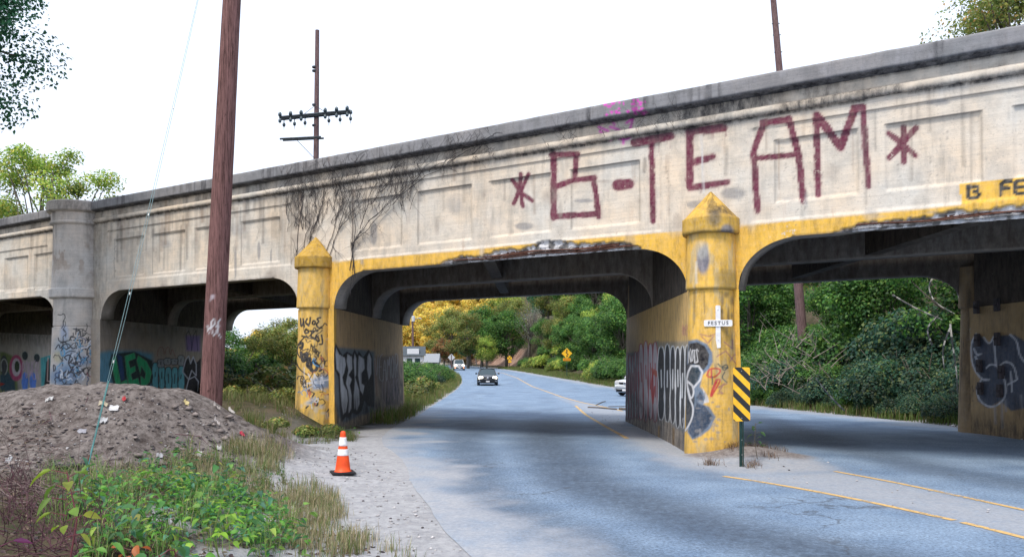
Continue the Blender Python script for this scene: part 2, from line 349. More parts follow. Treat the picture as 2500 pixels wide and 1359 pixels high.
C = np.stack([dust, tyre, heap, dust * 0 + 1], -1); ca = rm.color_attributes.new('cover', 'FLOAT_COLOR', 'POINT'); ca.data.foreach_set('color', C.astype(np.float32).ravel())
m, n, b = newmat('asphalt'); g = NG(n); cc, _, _ = g.attr('cover'); sep = g.node('ShaderNodeSeparateColor'); g.l(cc, sep.inputs[0])
n1 = g.noise(.9, 5, .6); n2 = g.noise(30, 6, .85); n3 = g.noise(9, 5, .7)
asp = g.mix(g.ramp(n1, [(.35, 0.), (.65, 1.)]), (.118, .178, .272), (.185, .258, .362)); 
ag = g.ramp(n2, [(.34, .40), (.5, 1.), (.64, 1.6)]); asp = g.mix(1, asp, ag, 'MULTIPLY')
asp = g.mix(g.math('MULTIPLY', sep.outputs[1], g.ramp(n3, [(.3, .5), (.6, 1.)])), asp, (.035, .05, .078))
v = g.node('ShaderNodeTexVoronoi', feature='DISTANCE_TO_EDGE'); v.inputs['Scale'].default_value = .22
wp = g.node('ShaderNodeMix', data_type='VECTOR'); g.l(g.geo(), wp.inputs[4]); nz_ = g.node('ShaderNodeTexNoise'); nz_.inputs['Scale'].default_value = 1.3; nz_.inputs['Detail'].default_value = 6; g.l(g.geo(), nz_.inputs['Vector']); g.l(nz_.outputs['Color'], wp.inputs[5]); wp.inputs[0].default_value = .75; g.l(wp.outputs[1], v.inputs['Vector'])
crack = g.math('MULTIPLY', g.ramp(v.outputs[0], [(.0, .8), (.0035, 0.)]), g.ramp(g.noise(.35, 2), [(.48, 0.), (.56, .8)])); asp = g.mix(crack, asp, (.035, .035, .04))
pat = g.ramp(g.noise(.55, 2, .4, sc=(1, .45, 1)), [(.60, 0.), (.63, .3)]); asp = g.mix(pat, asp, (.085, .12, .18)); blot = g.ramp(g.noise(3.1, 3, .6, sc=(1, 1, 1)), [(.70, 0.), (.74, .6)]); asp = g.mix(blot, asp, (.06, .065, .08))
du = g.mix(g.ramp(g.noise(17, 5, .8), [(.3, 0.), (.7, 1.)]), (.23, .245, .28), (.37, .385, .42)); dn = g.ramp(g.noise(4, 6, .75), [(.3, .6), (.52, 1.)])
col = g.mix(g.math('MULTIPLY', sep.outputs[0], dn), asp, du); col = g.mix(sep.outputs[2], col, g.mix(g.ramp(g.noise(14, 6, .8), [(.35, 0.), (.65, 1.)]), (.09, .075, .07), (.26, .24, .24)))
g.l(col, b.inputs['Base Color']); b.inputs['Roughness'].default_value = .8; b.inputs['Specular IOR Level'].default_value = .35; g.bump(g.math('ADD', n2, g.math('MULTIPLY', n3, .6)), .55, .012, b); M['road'] = m
tag(link('road', rm, m), kind='structure')
m, n, b = newmat('road_paint'); g = NG(n); f = g.noise(26, 5, .8); k = g.ramp(g.math('ADD', g.math('MULTIPLY', f, .6), g.math('MULTIPLY', g.noise(2.2, 3), .4)), [(.40, 0.), (.47, 1.)])
g.l(g.ramp(f, [(.3, (.42, .27, .11)), (.7, (.62, .42, .17))]), b.inputs['Base Color']); b.inputs['Roughness'].default_value = .8
tr = g.node('ShaderNodeBsdfTransparent'); mx = g.node('ShaderNodeMixShader'); g.l(k, mx.inputs[0]); g.l(tr.outputs[0], mx.inputs[1]); g.l(b.outputs[0], mx.inputs[2]); g.l(mx.outputs[0], n.nodes['Material Output'].inputs[0]); M['line'] = m
def road_line(pts, wd, gaps=()):
    P = [np.array(p) for p in pts]; Q = []
    for a, b_ in zip(P[:-1], P[1:]):
        k = max(2, int(np.linalg.norm(b_ - a) / .25))
        for i in range(k): Q.append(a + (b_ - a) * i / k)
    Q.append(P[-1]); Q = np.array(Q)
    for _ in range(6): Q[1:-1] = (Q[:-2] + 2 * Q[1:-1] + Q[2:]) / 4
    T = np.gradient(Q, axis=0); T /= np.linalg.norm(T, axis=1)[:, None]; Nn = np.stack([-T[:, 1], T[:, 0]], -1)
    V = []
    for q, nn in zip(Q, Nn):
        for s in (-.5, .5): p = q + nn * wd * s; V.append((p[0], p[1], float(gbase(p[1])) + .011))
    F = [(2 * i, 2 * i + 1, 2 * i + 3, 2 * i + 2) for i in range(len(Q) - 1)]
    tag(link('road_line', mesh_np('road_line', V, F), M['line']), kind='structure')
road_line(lineA[:4] + [gpt(2325, 1269)], .095); road_line([gpt(2345, 1274), gpt(2500, 1312), gpt(2800, 1390)], .095)
road_line(lineB, .085); road_line(lineC, .11); road_line(lineD, .13)

# ------------------------------------------------------------------ painted surfaces
class Surf:
    def __init__(s, V, shape):
        s.V = V.reshape(-1, 3); s.shape = shape; s.px, s.py = projn(s.V); s.col = np.zeros((len(s.V), 4)); s.g = np.zeros((len(s.V), 4))
    def over(s, a, rgb, msk=None):
        a = a[:, None]; s.col[:, :3] = s.col[:, :3] * (1 - a) + np.array(rgb) * a; s.col[:, 3:] = s.col[:, 3:] * (1 - a) + a
    def stroke(s, pts, w, rgb, a=1, soft=1.2, closed=False):
        xs_ = [p[0] for p in pts]; ys_ = [p[1] for p in pts]; k = (s.px > min(xs_) - w - 6) & (s.px < max(xs_) + w + 6) & (s.py > min(ys_) - w - 6) & (s.py < max(ys_) + w + 6)
        if not k.any(): return
        d = dpoly(s.px[k], s.py[k], pts, closed); al = np.zeros(len(s.px)); al[k] = a * sst(w / 2 + soft - d, 0, 2 * soft); s.over(al, rgb)
    def fill(s, pts, rgb, a=1, soft=1.5):
        d = dpoly(s.px, s.py, pts, True); d = np.where(inpoly(s.px, s.py, pts), d, -d); s.over(a * sst(d, -soft, soft), rgb)
    def ell(s, cx, cy, rx, ry, rgb, a=1, soft=.2):
        d = np.hypot((s.px - cx) / rx, (s.py - cy) / ry); s.over(a * sst(1 + soft - d, 0, 2 * soft), rgb)
    def text(s, t, x, y, w, h, rgb, lw, slant=0., dy=0., jit=.06, a=1, seed=0, soft=1.0):
        rg = random.Random(seed + len(t)); n = len(t); cw = w / n
        for i, ch in enumerate(t):
            for st in FONT.get(ch, []):
                pts = []
                for (fx, fy) in st:
                    jx, jy = rg.uniform(-jit, jit), rg.uniform(-jit, jit); X = fx * .8 + jx; Y = fy + jy
                    pts.append((x + i * cw + X * cw + slant * (1 - Y) * h, y + Y * h + dy * (i + X)))
                s.stroke(curve(pts), lw, rgb, a, soft)
    def grime(s, a): s.g[:, 3] = np.maximum(s.g[:, 3], a)  # darkening layer: real grime plus painted shade
    def mesh(s, name, mat, parent, F=None):
        if F is None:
            idx = np.arange(s.shape[0] * s.shape[1]).reshape(s.shape); F = np.stack([idx[:-1, :-1], idx[:-1, 1:], idx[1:, 1:], idx[1:, :-1]], -1).reshape(-1, 4)
        m = mesh_np(name, s.V - wloc(parent), F, True)
        for nm, arr in (('paint', s.col), ('grime', s.g)):  # 'grime' attribute carries real grime plus painted shade
            c = m.color_attributes.new(nm, 'FLOAT_COLOR', 'POINT'); c.data.foreach_set('color', arr.astype(np.float32).ravel())
        return link(name, m, mat, parent)
def curve(pts, it=2):
    if len(pts) < 3: return pts
    for _ in range(it):
        q = [pts[0]]
        for a, b_ in zip(pts[:-1], pts[1:]): q += [(a[0] * .75 + b_[0] * .25, a[1] * .75 + b_[1] * .25), (a[0] * .25 + b_[0] * .75, a[1] * .25 + b_[1] * .75)]
        pts = q + [pts[-1]]
    return pts
FONT = {'A': [[(0, 1), (.5, 0), (1, 1)], [(.2, .6), (.8, .6)]], 'B': [[(0, 1), (0, 0), (.8, .1), (.7, .45), (0, .5)], [(0, .5), (.9, .6), (.8, 1), (0, 1)]], 'C': [[(1, .15), (.5, -.05), (0, .5), (.5, 1.05), (1, .85)]],
 'D': [[(0, 0), (0, 1), (.9, .85), (1, .3), (0, 0)]], 'E': [[(1, 0), (0, .05), (0, 1), (1, 1)], [(0, .5), (.8, .5)]], 'F': [[(1, 0), (0, 0), (0, 1)], [(0, .5), (.7, .5)]], 'G': [[(1, .15), (.4, -.05), (0, .5), (.4, 1.05), (1, .9), (1, .55), (.55, .55)]],
 'H': [[(0, 0), (0, 1)], [(1, 0), (1, 1)], [(0, .5), (1, .5)]], 'I': [[(.5, 0), (.5, 1)]], 'J': [[(.8, 0), (.8, .8), (.4, 1.05), (0, .8)]], 'K': [[(0, 0), (0, 1)], [(1, 0), (0, .5), (1, 1)]], 'L': [[(0, 0), (0, 1), (1, 1)]],
 'M': [[(0, 1), (.1, 0), (.5, .6), (.9, 0), (1, 1)]], 'N': [[(0, 1), (0, 0), (1, 1), (1, 0)]], 'O': [[(.5, 0), (0, .3), (.1, .9), (.6, 1), (1, .6), (.8, .1), (.5, 0)]], 'P': [[(0, 1), (0, 0), (1, .1), (.8, .5), (0, .55)]],
 'R': [[(0, 1), (0, 0), (1, .1), (.8, .5), (0, .55)], [(.4, .5), (1, 1)]], 'S': [[(1, .1), (.3, 0), (.1, .3), (.8, .6), (.9, .95), (0, 1)]], 'T': [[(0, 0), (1, 0)], [(.5, 0), (.5, 1)]], 'U': [[(0, 0), (.05, .8), (.5, 1.05), (.95, .8), (1, 0)]],
 'V': [[(0, 0), (.5, 1), (1, 0)]], 'W': [[(0, 0), (.2, 1), (.5, .4), (.8, 1), (1, 0)]], 'X': [[(0, 0), (1, 1)], [(1, 0), (0, 1)]], 'Y': [[(0, 0), (.5, .5), (1, 0)], [(.5, .5), (.4, 1.1)]], 'Z': [[(0, 0), (1, 0), (0, 1), (1, 1)]],
 '*': [[(0, .2), (1, .8)], [(1, .2), (0, .8)], [(.5, 0), (.5, 1)]], '1': [[(.3, .15), (.5, 0), (.5, 1)]], '3': [[(0, .05), (.8, .05), (.7, .45), (.3, .5)], [(.3, .5), (.9, .6), (.8, .95), (0, 1)]]}
YEL = (.74, .44, .065); BLK = (.012, .012, .016); WHT = (.62, .62, .64); NAVY = (.03, .055, .10); MAR = (.135, .018, .05)

bridge = empty('railway_bridge', (float(BA[0]), float(BA[1]), 0), 'long old concrete railway bridge over the road, yellow painted band and red B-TEAM lettering', 'bridge')
W0 = 9.8; ZS = 3.88; ZJ = 3.0
PIERS = [(-35.6, -34.0), (-22.75, -20.0), (-10.95, -9.68), (-.48, .48), (8.75, 10.3), (19.5, 20.5)]
def zbot(u):
    u = np.asarray(u, float); z = np.full(u.shape, ZS)
    for a, b_ in PIERS:
        for d in (a - u, u - b_):
            t = np.clip(d / 1.15, 0, 1); zz = ZJ + (ZS - ZJ) * np.sqrt(np.clip(1 - (1 - t) ** 2.2, 0, 1)); k = (d >= 0) & (d < 1.15); z = np.where(k, np.minimum(z, zz), z)
        z = np.where((u >= a) & (u <= b_), ZJ, z)
    return z
def dmg(u):      # height of spalled bottom edge
    u = np.asarray(u, float)
    e = .31 * np.interp(u, [-6.6, -6.2, -5.7, -5.2, -4.7, -4.2, -3.6, -3.0, -2.4, -1.9, -1.3], [0, .25, .5, .35, .75, .6, 1.1, .8, .55, .6, 0])
    e = np.maximum(e, .2 * np.interp(u, [2.1, 2.7, 3.3, 3.9, 4.5, 5.5, 7.5], [0, .7, .6, 1, .9, 1.1, 0]))
    return ZS + np.where(e > .005, e + .07 * (fbm(u * 5, u * 0, 71) - .5) + .05 * (vn(u * 18, u * 0, 5) - .5), e)
PANELS = [(-9.03 + 2.02 * k, -7.5 + 2.02 * k, 4.38, 5.6) for k in range(4)] + [(1.14 + 1.8 * k, 2.52 + 1.8 * k, 4.5, 5.6) for k in range(5)] + [(-19.3 + 2.02 * k, -17.76 + 2.02 * k, 4.29, 5.47) for k in range(4)] + [(-26.2 - 2.05 * k + 2.05, -24.6 - 2.05 * k + 2.05, 4.1, 5.34) for k in range(4)]
def recess(u, z):
    """inward depth of frames and panels"""
    def box(a, b_, c, d): return sst(np.minimum(np.minimum(u - a, b_ - u), np.minimum(z - c, d - z)), 0, .03)
    r = np.zeros_like(u)
    def lines(a, b_, d, ltop=1):   # outer frame: recessed field
        nonlocal r; r = np.maximum(r, .025 * box(a, b_, 4.18, d))
    lines(-9.5, -1.0, 5.87); lines(.70, 9.6, 5.87); lines(-19.7, -11.25, 5.77); lines(-33, -23.3, 5.6)
    for a, b_, c, d in PANELS:
        r = r + .045 * box(a, b_, c, d)
    return r
us = np.unique(np.concatenate([np.arange(-40, -27, .12), np.arange(-27, 6.2, .03), np.arange(6.2, 22, .1)])); nr = 106; tt = np.linspace(0, 1, nr)
U, T = np.meshgrid(us, tt, indexing='ij'); zb = zbot(U); Z = zb + (6.43 - zb) * T
rec = recess(U, Z); dz = dmg(U) - Z; isd = sst(dz, -.008, .02) * (zb > ZS - .01)
off = -rec - isd * (.01 + .07 * fbm(U * 7, Z * 9, 77) + .05 * vn(U * 25, Z * 25, 8)) + .006 * (fbm(U * 3, Z * 3, 2) - .5)
FS = Surf(fpt(U, Z, 0, 0) + off[..., None] * BN, U.shape); u, z = U.ravel(), Z.ravel()
# yellow band with worn edge
yb = sst(4.15 + .012 * (vn(u * 2, u * 0, 3) - .5) - z, -.012, .012) * sst(u, -10.3, -10.2) * (1 - .62 * sst(z, 3.95, 4.2) * sst(-np.abs(u + .05), -1.1, -.5) * sst(fbm(u * 3, z * 3, 6), .35, .55))
FS.over(yb, YEL); k = inpoly(FS.px, FS.py, [(2342, 450), (2500, 432), (2520, 520), (2348, 500)]); FS.over(k * 1., YEL)
FS.over(isd.ravel(), (.70, .70, .73)); FS.over(isd.ravel() * sst(fbm(u * 9, z * 12, 91), .50, .57) * .85, (.06, .055, .055))
FS.grime(.55 * sst(z, 5.7, 6.12) * sst(fbm(u * .35, u * 0, 12), .4, .6)); FS.grime(.95 * sst(z, 6.0, 6.05) * sst(-z, -6.12, -6.1) * sst(fbm(u * 2, z * 0, 13), .2, .4)); FS.grime(.9 * sst(z, 6.38, 6.42)); FS.grime(.95 * sst(z, 6.2, 6.25) * sst(fbm(u * .8, z * 1.5, 22), .38, .55) * sst(u, -2.5, 0) * sst(-u, -4.2, -3.9)); FS.grime(.6 * sst(z, 6.2, 6.25) * sst(fbm(u * 1.2, z * 2, 24), .48, .6)); FS.grime(.5 * sst(-z, -3.75, -3.3) * sst(-u, 10.9, 11.2)); FS.grime(.5 * sst(-np.abs(u + 21.3), -1.9, -1.0)); FS.grime(.6 * sst(.5 - np.abs(z - 4.95), -.4, .3) * sst(-np.abs(u + 11.5), -1.2, 0) * .5)  # the narrow dark bands under cornice and coping are painted shade
def shade_line(u0, z0, u1, z1, wd, a, c=(.05, .045, .045)): FS.stroke([projn(fpt(np.array(u0 + (u1 - u0) * t), np.array(z0 + (z1 - z0) * t))) for t in (0, .5, 1)], wd, c, a, .9)  # recess edge shade painted as dark lines, strongest along the top
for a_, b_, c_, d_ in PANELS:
    shade_line(a_ - .01, d_, b_, d_, 1.7, .85); shade_line(a_ + .01, c_, a_ + .01, d_, 1.0, .6); shade_line(b_, c_, b_, d_, .8, .45); shade_line(a_, c_, b_, c_, .6, .3)
for a_, b_, d_ in ((-9.5, -1.0, 5.87), (.70, 9.6, 5.87), (-19.7, -11.25, 5.77), (-33, -23.3, 5.6)): shade_line(a_, d_, b_, d_, 1.5, .75); shade_line(a_, 4.2, a_, d_, .9, .5); shade_line(b_, 4.2, b_, d_, .9, .5)
# joints
for uu in (-9.55, -.68, .62): FS.stroke([projn(fpt(np.array(uu), np.array(q))) for q in (3.3, 6.1)], .8, (.08, .07, .07), .8, .8)
# *B-TEAM*
def br(pts, wd=17):
    FS.stroke(pts, wd + 5, (.30, .10, .13), .25, 4)
    Q = []
    for (a, b_), (c_, d_) in zip(pts[:-1], pts[1:]):
        k_ = max(2, int(math.hypot(c_ - a, d_ - b_) / 9)); Q += [(a + (c_ - a) * i / k_, b_ + (d_ - b_) * i / k_) for i in range(k_)]
    Q.append(pts[-1]); rr_ = random.Random(int(pts[0][0] * 7 + pts[0][1]))
    for (a, b_), (c_, d_) in zip(Q[:-1], Q[1:]): FS.stroke([(a + rr_.uniform(-1, 1), b_), (c_ + rr_.uniform(-1, 1), d_)], wd * rr_.uniform(.9, 1.2), MAR, .97, 1.3)
for s_ in ([(1252, 440), (1272, 470), (1300, 490)], [(1272, 425), (1268, 465), (1254, 497)], [(1290, 425), (1272, 465), (1276, 503)]): br(s_, 9)
br([(1352, 375), (1352, 532)], 14); br([(1347, 378), (1410, 376)], 12); br([(1407, 380), (1404, 432)], 11); br([(1358, 455), (1400, 440)], 12); br([(1402, 440), (1452, 434)], 12); br([(1450, 440), (1462, 530)], 12); br([(1358, 528), (1460, 522)], 13)
br([(1508, 452), (1536, 449)], 24)
br([(1550, 348), (1638, 332)], 18); br([(1590, 352), (1595, 540)], 12)
br([(1682, 322), (1766, 312)], 17); br([(1683, 320), (1684, 458)], 17); br([(1690, 397), (1742, 382)], 15); br([(1690, 458), (1776, 444)], 14)
br([(1862, 300), (1926, 292)], 14); br([(1864, 302), (1840, 370), (1849, 515)], 14); br([(1926, 290), (1950, 380), (1961, 490)], 15); br([(1850, 386), (1942, 378)], 12)
br([(1992, 280), (1998, 475)], 15); br([(1996, 282), (2052, 360)], 18); br([(2052, 360), (2088, 264)], 17); br([(2084, 264), (2108, 262)], 14); br([(2106, 262), (2120, 455)], 14)
br([(2170, 325), (2236, 380)], 13); br([(2206, 310), (2206, 395)], 13); br([(2236, 313), (2172, 385)], 13)
# drips of maroon
rg = random.Random(5)
for _ in range(26):
    X = rg.choice([rg.uniform(1685, 1775), rg.uniform(1555, 1640)]); Y0 = 318 if X > 1680 else 340; FS.stroke([(X, Y0), (X + 1, Y0 + rg.uniform(10, 32))], .8, MAR, .5, .8)
for _ in range(14): X = rg.uniform(1690, 1775); FS.stroke([(X, 452), (X, 452 + rg.uniform(8, 26))], .8, MAR, .5, .8)
FS.stroke([(1712, 332), (1715, 400), (1718, 470)], 4, WHT, .7, 2)
# clearance lettering
for t_, x_, y_, w_, h_, lw in (('1', 2358, 454, 18, 30, 10), ('3', 2372, 454, 27, 30, 8), ('FEET', 2443, 444, 132, 32, 10)): FS.text(t_, x_, y_, w_, h_, (.02, .025, .03), lw, dy=-2.5, jit=.0)
# magenta overspray
MAG = (.75, .04, .55)
for pts in ([(1470, 300), (1490, 285), (1500, 305)], [(1490, 310), (1520, 320), (1522, 350)], [(1545, 290), (1535, 330)], [(1465, 320), (1490, 345), (1500, 330)], [(1462, 310), (1485, 320)], [(1500, 262), (1525, 258), (1540, 275)], [(1515, 285), (1545, 262), (1560, 270)], [(1530, 300), (1550, 285), (1565, 262)], [(1495, 330), (1530, 345), (1550, 320)]): FS.stroke(curve(pts), 6, MAG, .9, 3)
# grey cement patches
for cx, cy, rx_, ry_ in ((912, 570, 9, 28), (1280, 552, 22, 9), (1790, 472, 30, 14), (1700, 500, 26, 9), (632, 612, 4, 22), (575, 640, 3, 40), (1425, 490, 24, 5), (2290, 250, 30, 8), (662, 625, 2, 18)): FS.ell(cx, cy, rx_, ry_, (.24, .24, .25), .75, .25)
for _ in range(40):
    X = rg.uniform(20, 2480); Yt = np.interp(X, [0, 2500], [560, 190]); c0 = X, Yt + rg.uniform(30, 170) * (1 + X / 2500); FS.ell(c0[0], c0[1], rg.uniform(4, 22), rg.uniform(4, 26), rg.choice([(.30, .30, .31), (.36, .31, .27), (.5, .47, .43)]), rg.uniform(.2, .6), .5)
for _ in range(210):      # run-down stains below the mouldings
    X = rg.choice([rg.uniform(20, 720), rg.uniform(20, 2480), rg.uniform(250, 740)]); u_, _z = fp(X, 500); z0 = rg.choice([6.05, 6.05, 5.86, 5.6, 6.42]); L_ = rg.uniform(.15, 1.3); k_ = projn(fpt(np.array(u_), np.array(z0))); k2 = projn(fpt(np.array(u_ + rg.uniform(-.02, .02)), np.array(z0 - L_)))
    FS.stroke([(k_[0], k_[1]), (k2[0], k2[1])], rg.uniform(1.5, 9), rg.choice([(.10, .09, .085), (.22, .13, .08), (.13, .12, .12), (.28, .24, .20)]), rg.uniform(.12, .5), rg.uniform(1.5, 5))
# hairline cracks
for _ in range(34):
    X = rg.uniform(260, 2450); Yt = np.interp(X, [0, 2500], [620, 230]) + rg.uniform(20, 200); p = [(X, Yt)]
    for _k in range(6): p.append((p[-1][0] + rg.uniform(-5, 5), p[-1][1] + rg.uniform(4, 12)))
    FS.stroke(p, .5, (.1, .09, .09), .75, .8)
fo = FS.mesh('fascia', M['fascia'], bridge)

def extr(u0, u1, prof, name, mat, W=0, n=None, jag=0, grime=0.):
    """sweep a (offset, z) profile along the bridge"""
    n = n or max(2, int((u1 - u0) / .12)); uu = np.linspace(u0, u1, n); P = np.array(prof, float); k = len(P)
    off_ = P[None, :, 0] + 0 * uu[:, None]; zz = P[None, :, 1] + 0 * uu[:, None]
    if jag: off_ = off_ + jag * (fbm(uu * 4, uu * 0, 8) - .5)[:, None]; zz = zz + jag * (fbm(uu * 3, uu * 0, 18) - .5)[:, None]
    V = fpt(uu[:, None] + 0 * zz, zz, W) + off_[..., None] * BN
    s = Surf(V, V.shape[:2]); 
    return s
def coping(W, sgn, mat, nm='coping'):
    prof = [(-.45, 6.42), (-.45, 6.74), (.16, 6.76), (.18, 6.755), (.195, 6.74), (.20, 6.72), (.20, 6.68), (.20, 6.64), (.20, 6.60), (.20, 6.56), (.20, 6.52), (.20, 6.495), (.19, 6.475), (.15, 6.455), (.06, 6.44), (0, 6.43)]
    n_ = 2200 if sgn > 0 else 300; s = extr(-40, 22, [(a * sgn, b_) for a, b_ in prof], nm, mat, W, n=n_, jag=.012); s.grime(np.tile([0] * 11 + [.2, .7, 1, 1, 1], n_)); uu_ = np.repeat(np.linspace(-40, 22, n_), 16)  # shade below the lip painted into the lowest profile points
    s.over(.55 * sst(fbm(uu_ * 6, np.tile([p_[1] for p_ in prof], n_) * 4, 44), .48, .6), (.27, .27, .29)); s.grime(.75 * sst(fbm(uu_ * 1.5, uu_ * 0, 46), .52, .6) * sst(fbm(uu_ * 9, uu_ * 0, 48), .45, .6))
    if sgn > 0:
        for _ in range(34): s.ell(rg.uniform(1475, 1580), rg.uniform(244, 282), rg.uniform(2, 6), rg.uniform(2, 5), MAG, .85, .4)
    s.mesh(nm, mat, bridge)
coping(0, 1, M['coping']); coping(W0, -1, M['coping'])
s = extr(-40, 22, [(-.02, 6.235), (.03, 6.23), (.06, 6.21), (.075, 6.18), (.08, 6.14), (.075, 6.10), (.05, 6.075), (-.02, 6.07)], 'cornice', M['fascia'], 0, n=1200, jag=.008)
uq = np.repeat(np.linspace(-40, 22, 1200), 8); s.grime(.9 * sst(fbm(uq * .5, uq * 0, 22), .42, .55) * sst(uq, -2.5, 0) * sst(-uq, -4.6, -4.2)); s.grime(.5 * sst(fbm(uq * .9, uq * 0, 25), .5, .6)); s.grime(np.tile([0, 0, 0, .1, .3, .7, 1, 1], 1200))  # last call paints shade along the underside of the moulding
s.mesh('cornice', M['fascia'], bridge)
# soffit lip, inner face of the near girder, middle and far girders
def zlow(u): return ZS + (dmg(u) - ZS) * .28
def girder(W, t, name, top=5.0, front=True):
    uu = np.unique(np.concatenate([np.arange(-40, 22, .12)] + [np.array([a - 1.15 + 1.15 * (k / 14) ** 2 for k in range(15)] + [b_ + 1.15 - 1.15 * (k / 14) ** 2 for k in range(15)]) for a, b_ in PIERS]))
    zb_ = zbot(uu)
    if W == 0: zb_ = np.maximum(zb_, zlow(uu) * (zb_ > ZS - .01))
    cols = []
    if front: cols.append(fpt(uu, 0 * uu + top, W))
    if W == 0: zb_ = zb_ - 0
    gl = [1.] if front else []
    if front: cols.append(fpt(uu, zb_ + .04, W)); gl.append(.9)
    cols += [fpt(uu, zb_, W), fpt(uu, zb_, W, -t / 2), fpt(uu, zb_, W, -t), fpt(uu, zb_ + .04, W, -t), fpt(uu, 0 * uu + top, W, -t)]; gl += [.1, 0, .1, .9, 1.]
    V = np.stack(cols, 1); s_ = Surf(V, V.shape[:2]); s_.g[:, 3] = np.tile(gl, len(uu)) * 1.05; s_.mesh(name, M['under'], bridge)  # upright faces darkened, undersides left paler
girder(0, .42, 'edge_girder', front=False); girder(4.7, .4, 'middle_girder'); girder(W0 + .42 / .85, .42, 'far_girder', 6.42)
# deck slab
mb = MB(); mb.add([fpt(np.array(a), np.array(c), b_) for c in (4.85, 5.2) for a, b_ in ((-40, .2), (22, .2), (22, W0), (-40, W0))], [(0, 1, 2, 3), (7, 6, 5, 4), (0, 4, 5, 1), (1, 5, 6, 2), (2, 6, 7, 3), (3, 7, 4, 0)]); mb.build('deck_slab', simple('near_black_concrete', (.075, .065, .058), .95, var=.5, scale=2), bridge)  # slab given a near-black colour
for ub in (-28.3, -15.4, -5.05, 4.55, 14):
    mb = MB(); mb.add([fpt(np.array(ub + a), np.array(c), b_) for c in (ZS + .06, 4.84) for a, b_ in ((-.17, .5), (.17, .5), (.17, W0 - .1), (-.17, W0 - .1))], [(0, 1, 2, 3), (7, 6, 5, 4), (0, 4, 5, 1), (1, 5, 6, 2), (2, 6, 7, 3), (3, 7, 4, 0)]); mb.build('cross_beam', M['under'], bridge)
# exposed reinforcement
for r0, r1, zz in ((-6.0, -1.2, 3.93), (-5.2, -1.9, 3.98), (2.4, 7.4, 3.97)):
    for j in range(3):
        n_ = 26; uu = np.linspace(r0 + j * .1, r1, n_); mb = MB()
        mb.tube([fpt(np.array(a), np.array(zz + .02 * sin(a * 3 + j) + .015 * j), 0, -.02 - .03 * j) for a in uu], .013, 6); mb.build('reinforcing_bar', M['rust'], bridge)
# piers
def pier(i, a, b_, zt=ZJ):
    nw = 200; nzz = 124
    out = []
    ws = np.linspace(-.05, W0 + .55, nw); zz = np.linspace(-.5, zt, nzz)
    Wg, Zg = np.meshgrid(ws, zz, indexing='ij')
    bat = .05 * (1 - Zg / 3.0)
    # loop: right face, far face, left face as one sheet around the pier plus top
    R = fpt(b_ + bat, Zg, Wg); L = fpt(a - bat, Zg, Wg)[::-1]
    V = np.concatenate([R, L, R[:1]], 0)
    nj = .02 * (fbm(V[..., 1] * 2, V[..., 2] * 3, 61 + i) - .5) ; V[..., 0] += nj
    s = Surf(V, V.shape[:2]); s.side = np.concatenate([np.ones(nw), -np.ones(nw), [0]])[:, None].repeat(nzz, 1).ravel(); s.w = np.concatenate([Wg, Wg[::-1], Wg[:1]]).ravel(); s.z = V[..., 2].ravel()
    return s
def setm(s, msk):      # restrict painting to one face by hiding others
    s.px0 = s.px.copy(); s.px = np.where(msk, s.px, -9999)
Z4 = lambda zx, zy: (700 + zx * .25, 740 + zy * .25)
Z5 = lambda zx, zy: (1500 + zx * .272, 780 + zy * .272)
def Zs(f, L): return [f(*p) for p in L]
def piece(s, f, outline, fills, fillc, outc, lw, soft=1.2, hl=None):
    if outline: s.fill(Zs(f, outline), outc, 1, 1.5)
    for p in fills:
        s.fill(Zs(f, p), fillc, 1, 1.2); s.stroke(Zs(f, p), lw, outc, 1, soft, True)
rg = random.Random(11)
def bubbles(s, x0, x1, ytop0, ytop1, ybot0, ybot1, n, fillc, outc, lw, seed=0, w_=None):
    """row of tall rounded throw-up letters between two lines, perspective-squeezed"""
    r = random.Random(seed)
    for i in range(n):
        fa, fb = (i / n), ((i + 1.12) / n); fa, fb = (w_(fa), w_(fb)) if w_ else (fa, fb)
        xa, xb = x0 + (x1 - x0) * fa, x0 + (x1 - x0) * min(fb, 1.02); f = (fa + fb) / 2
        yt = ytop0 + (ytop1 - ytop0) * f + r.uniform(-5, 5); yb_ = ybot0 + (ybot1 - ybot0) * f + r.uniform(-5, 5); cx = (xa + xb) / 2; hw = (xb - xa) / 2; h = yb_ - yt
        pts = []
        for k in range(24):
            t = 2 * pi * k / 24; pinch = 1 - .3 * math.exp(-((sin(t) - .1) / .3) ** 2) * (r.random() > .3)
            pts.append((cx + hw * abs(cos(t)) ** .6 * (1 if cos(t) > 0 else -1) * pinch, yt + h / 2 + h / 2 * abs(sin(t)) ** .75 * (1 if sin(t) > 0 else -1)))
        s.fill(pts, fillc, .95, 1.2); s.stroke(pts, lw, outc, 1, .9, True)
        s.stroke([(cx, yt + h * r.uniform(.25, .35)), (cx + r.uniform(-2, 2), yt + h * r.uniform(.45, .7))], lw * 1.3, outc, .9, 1)
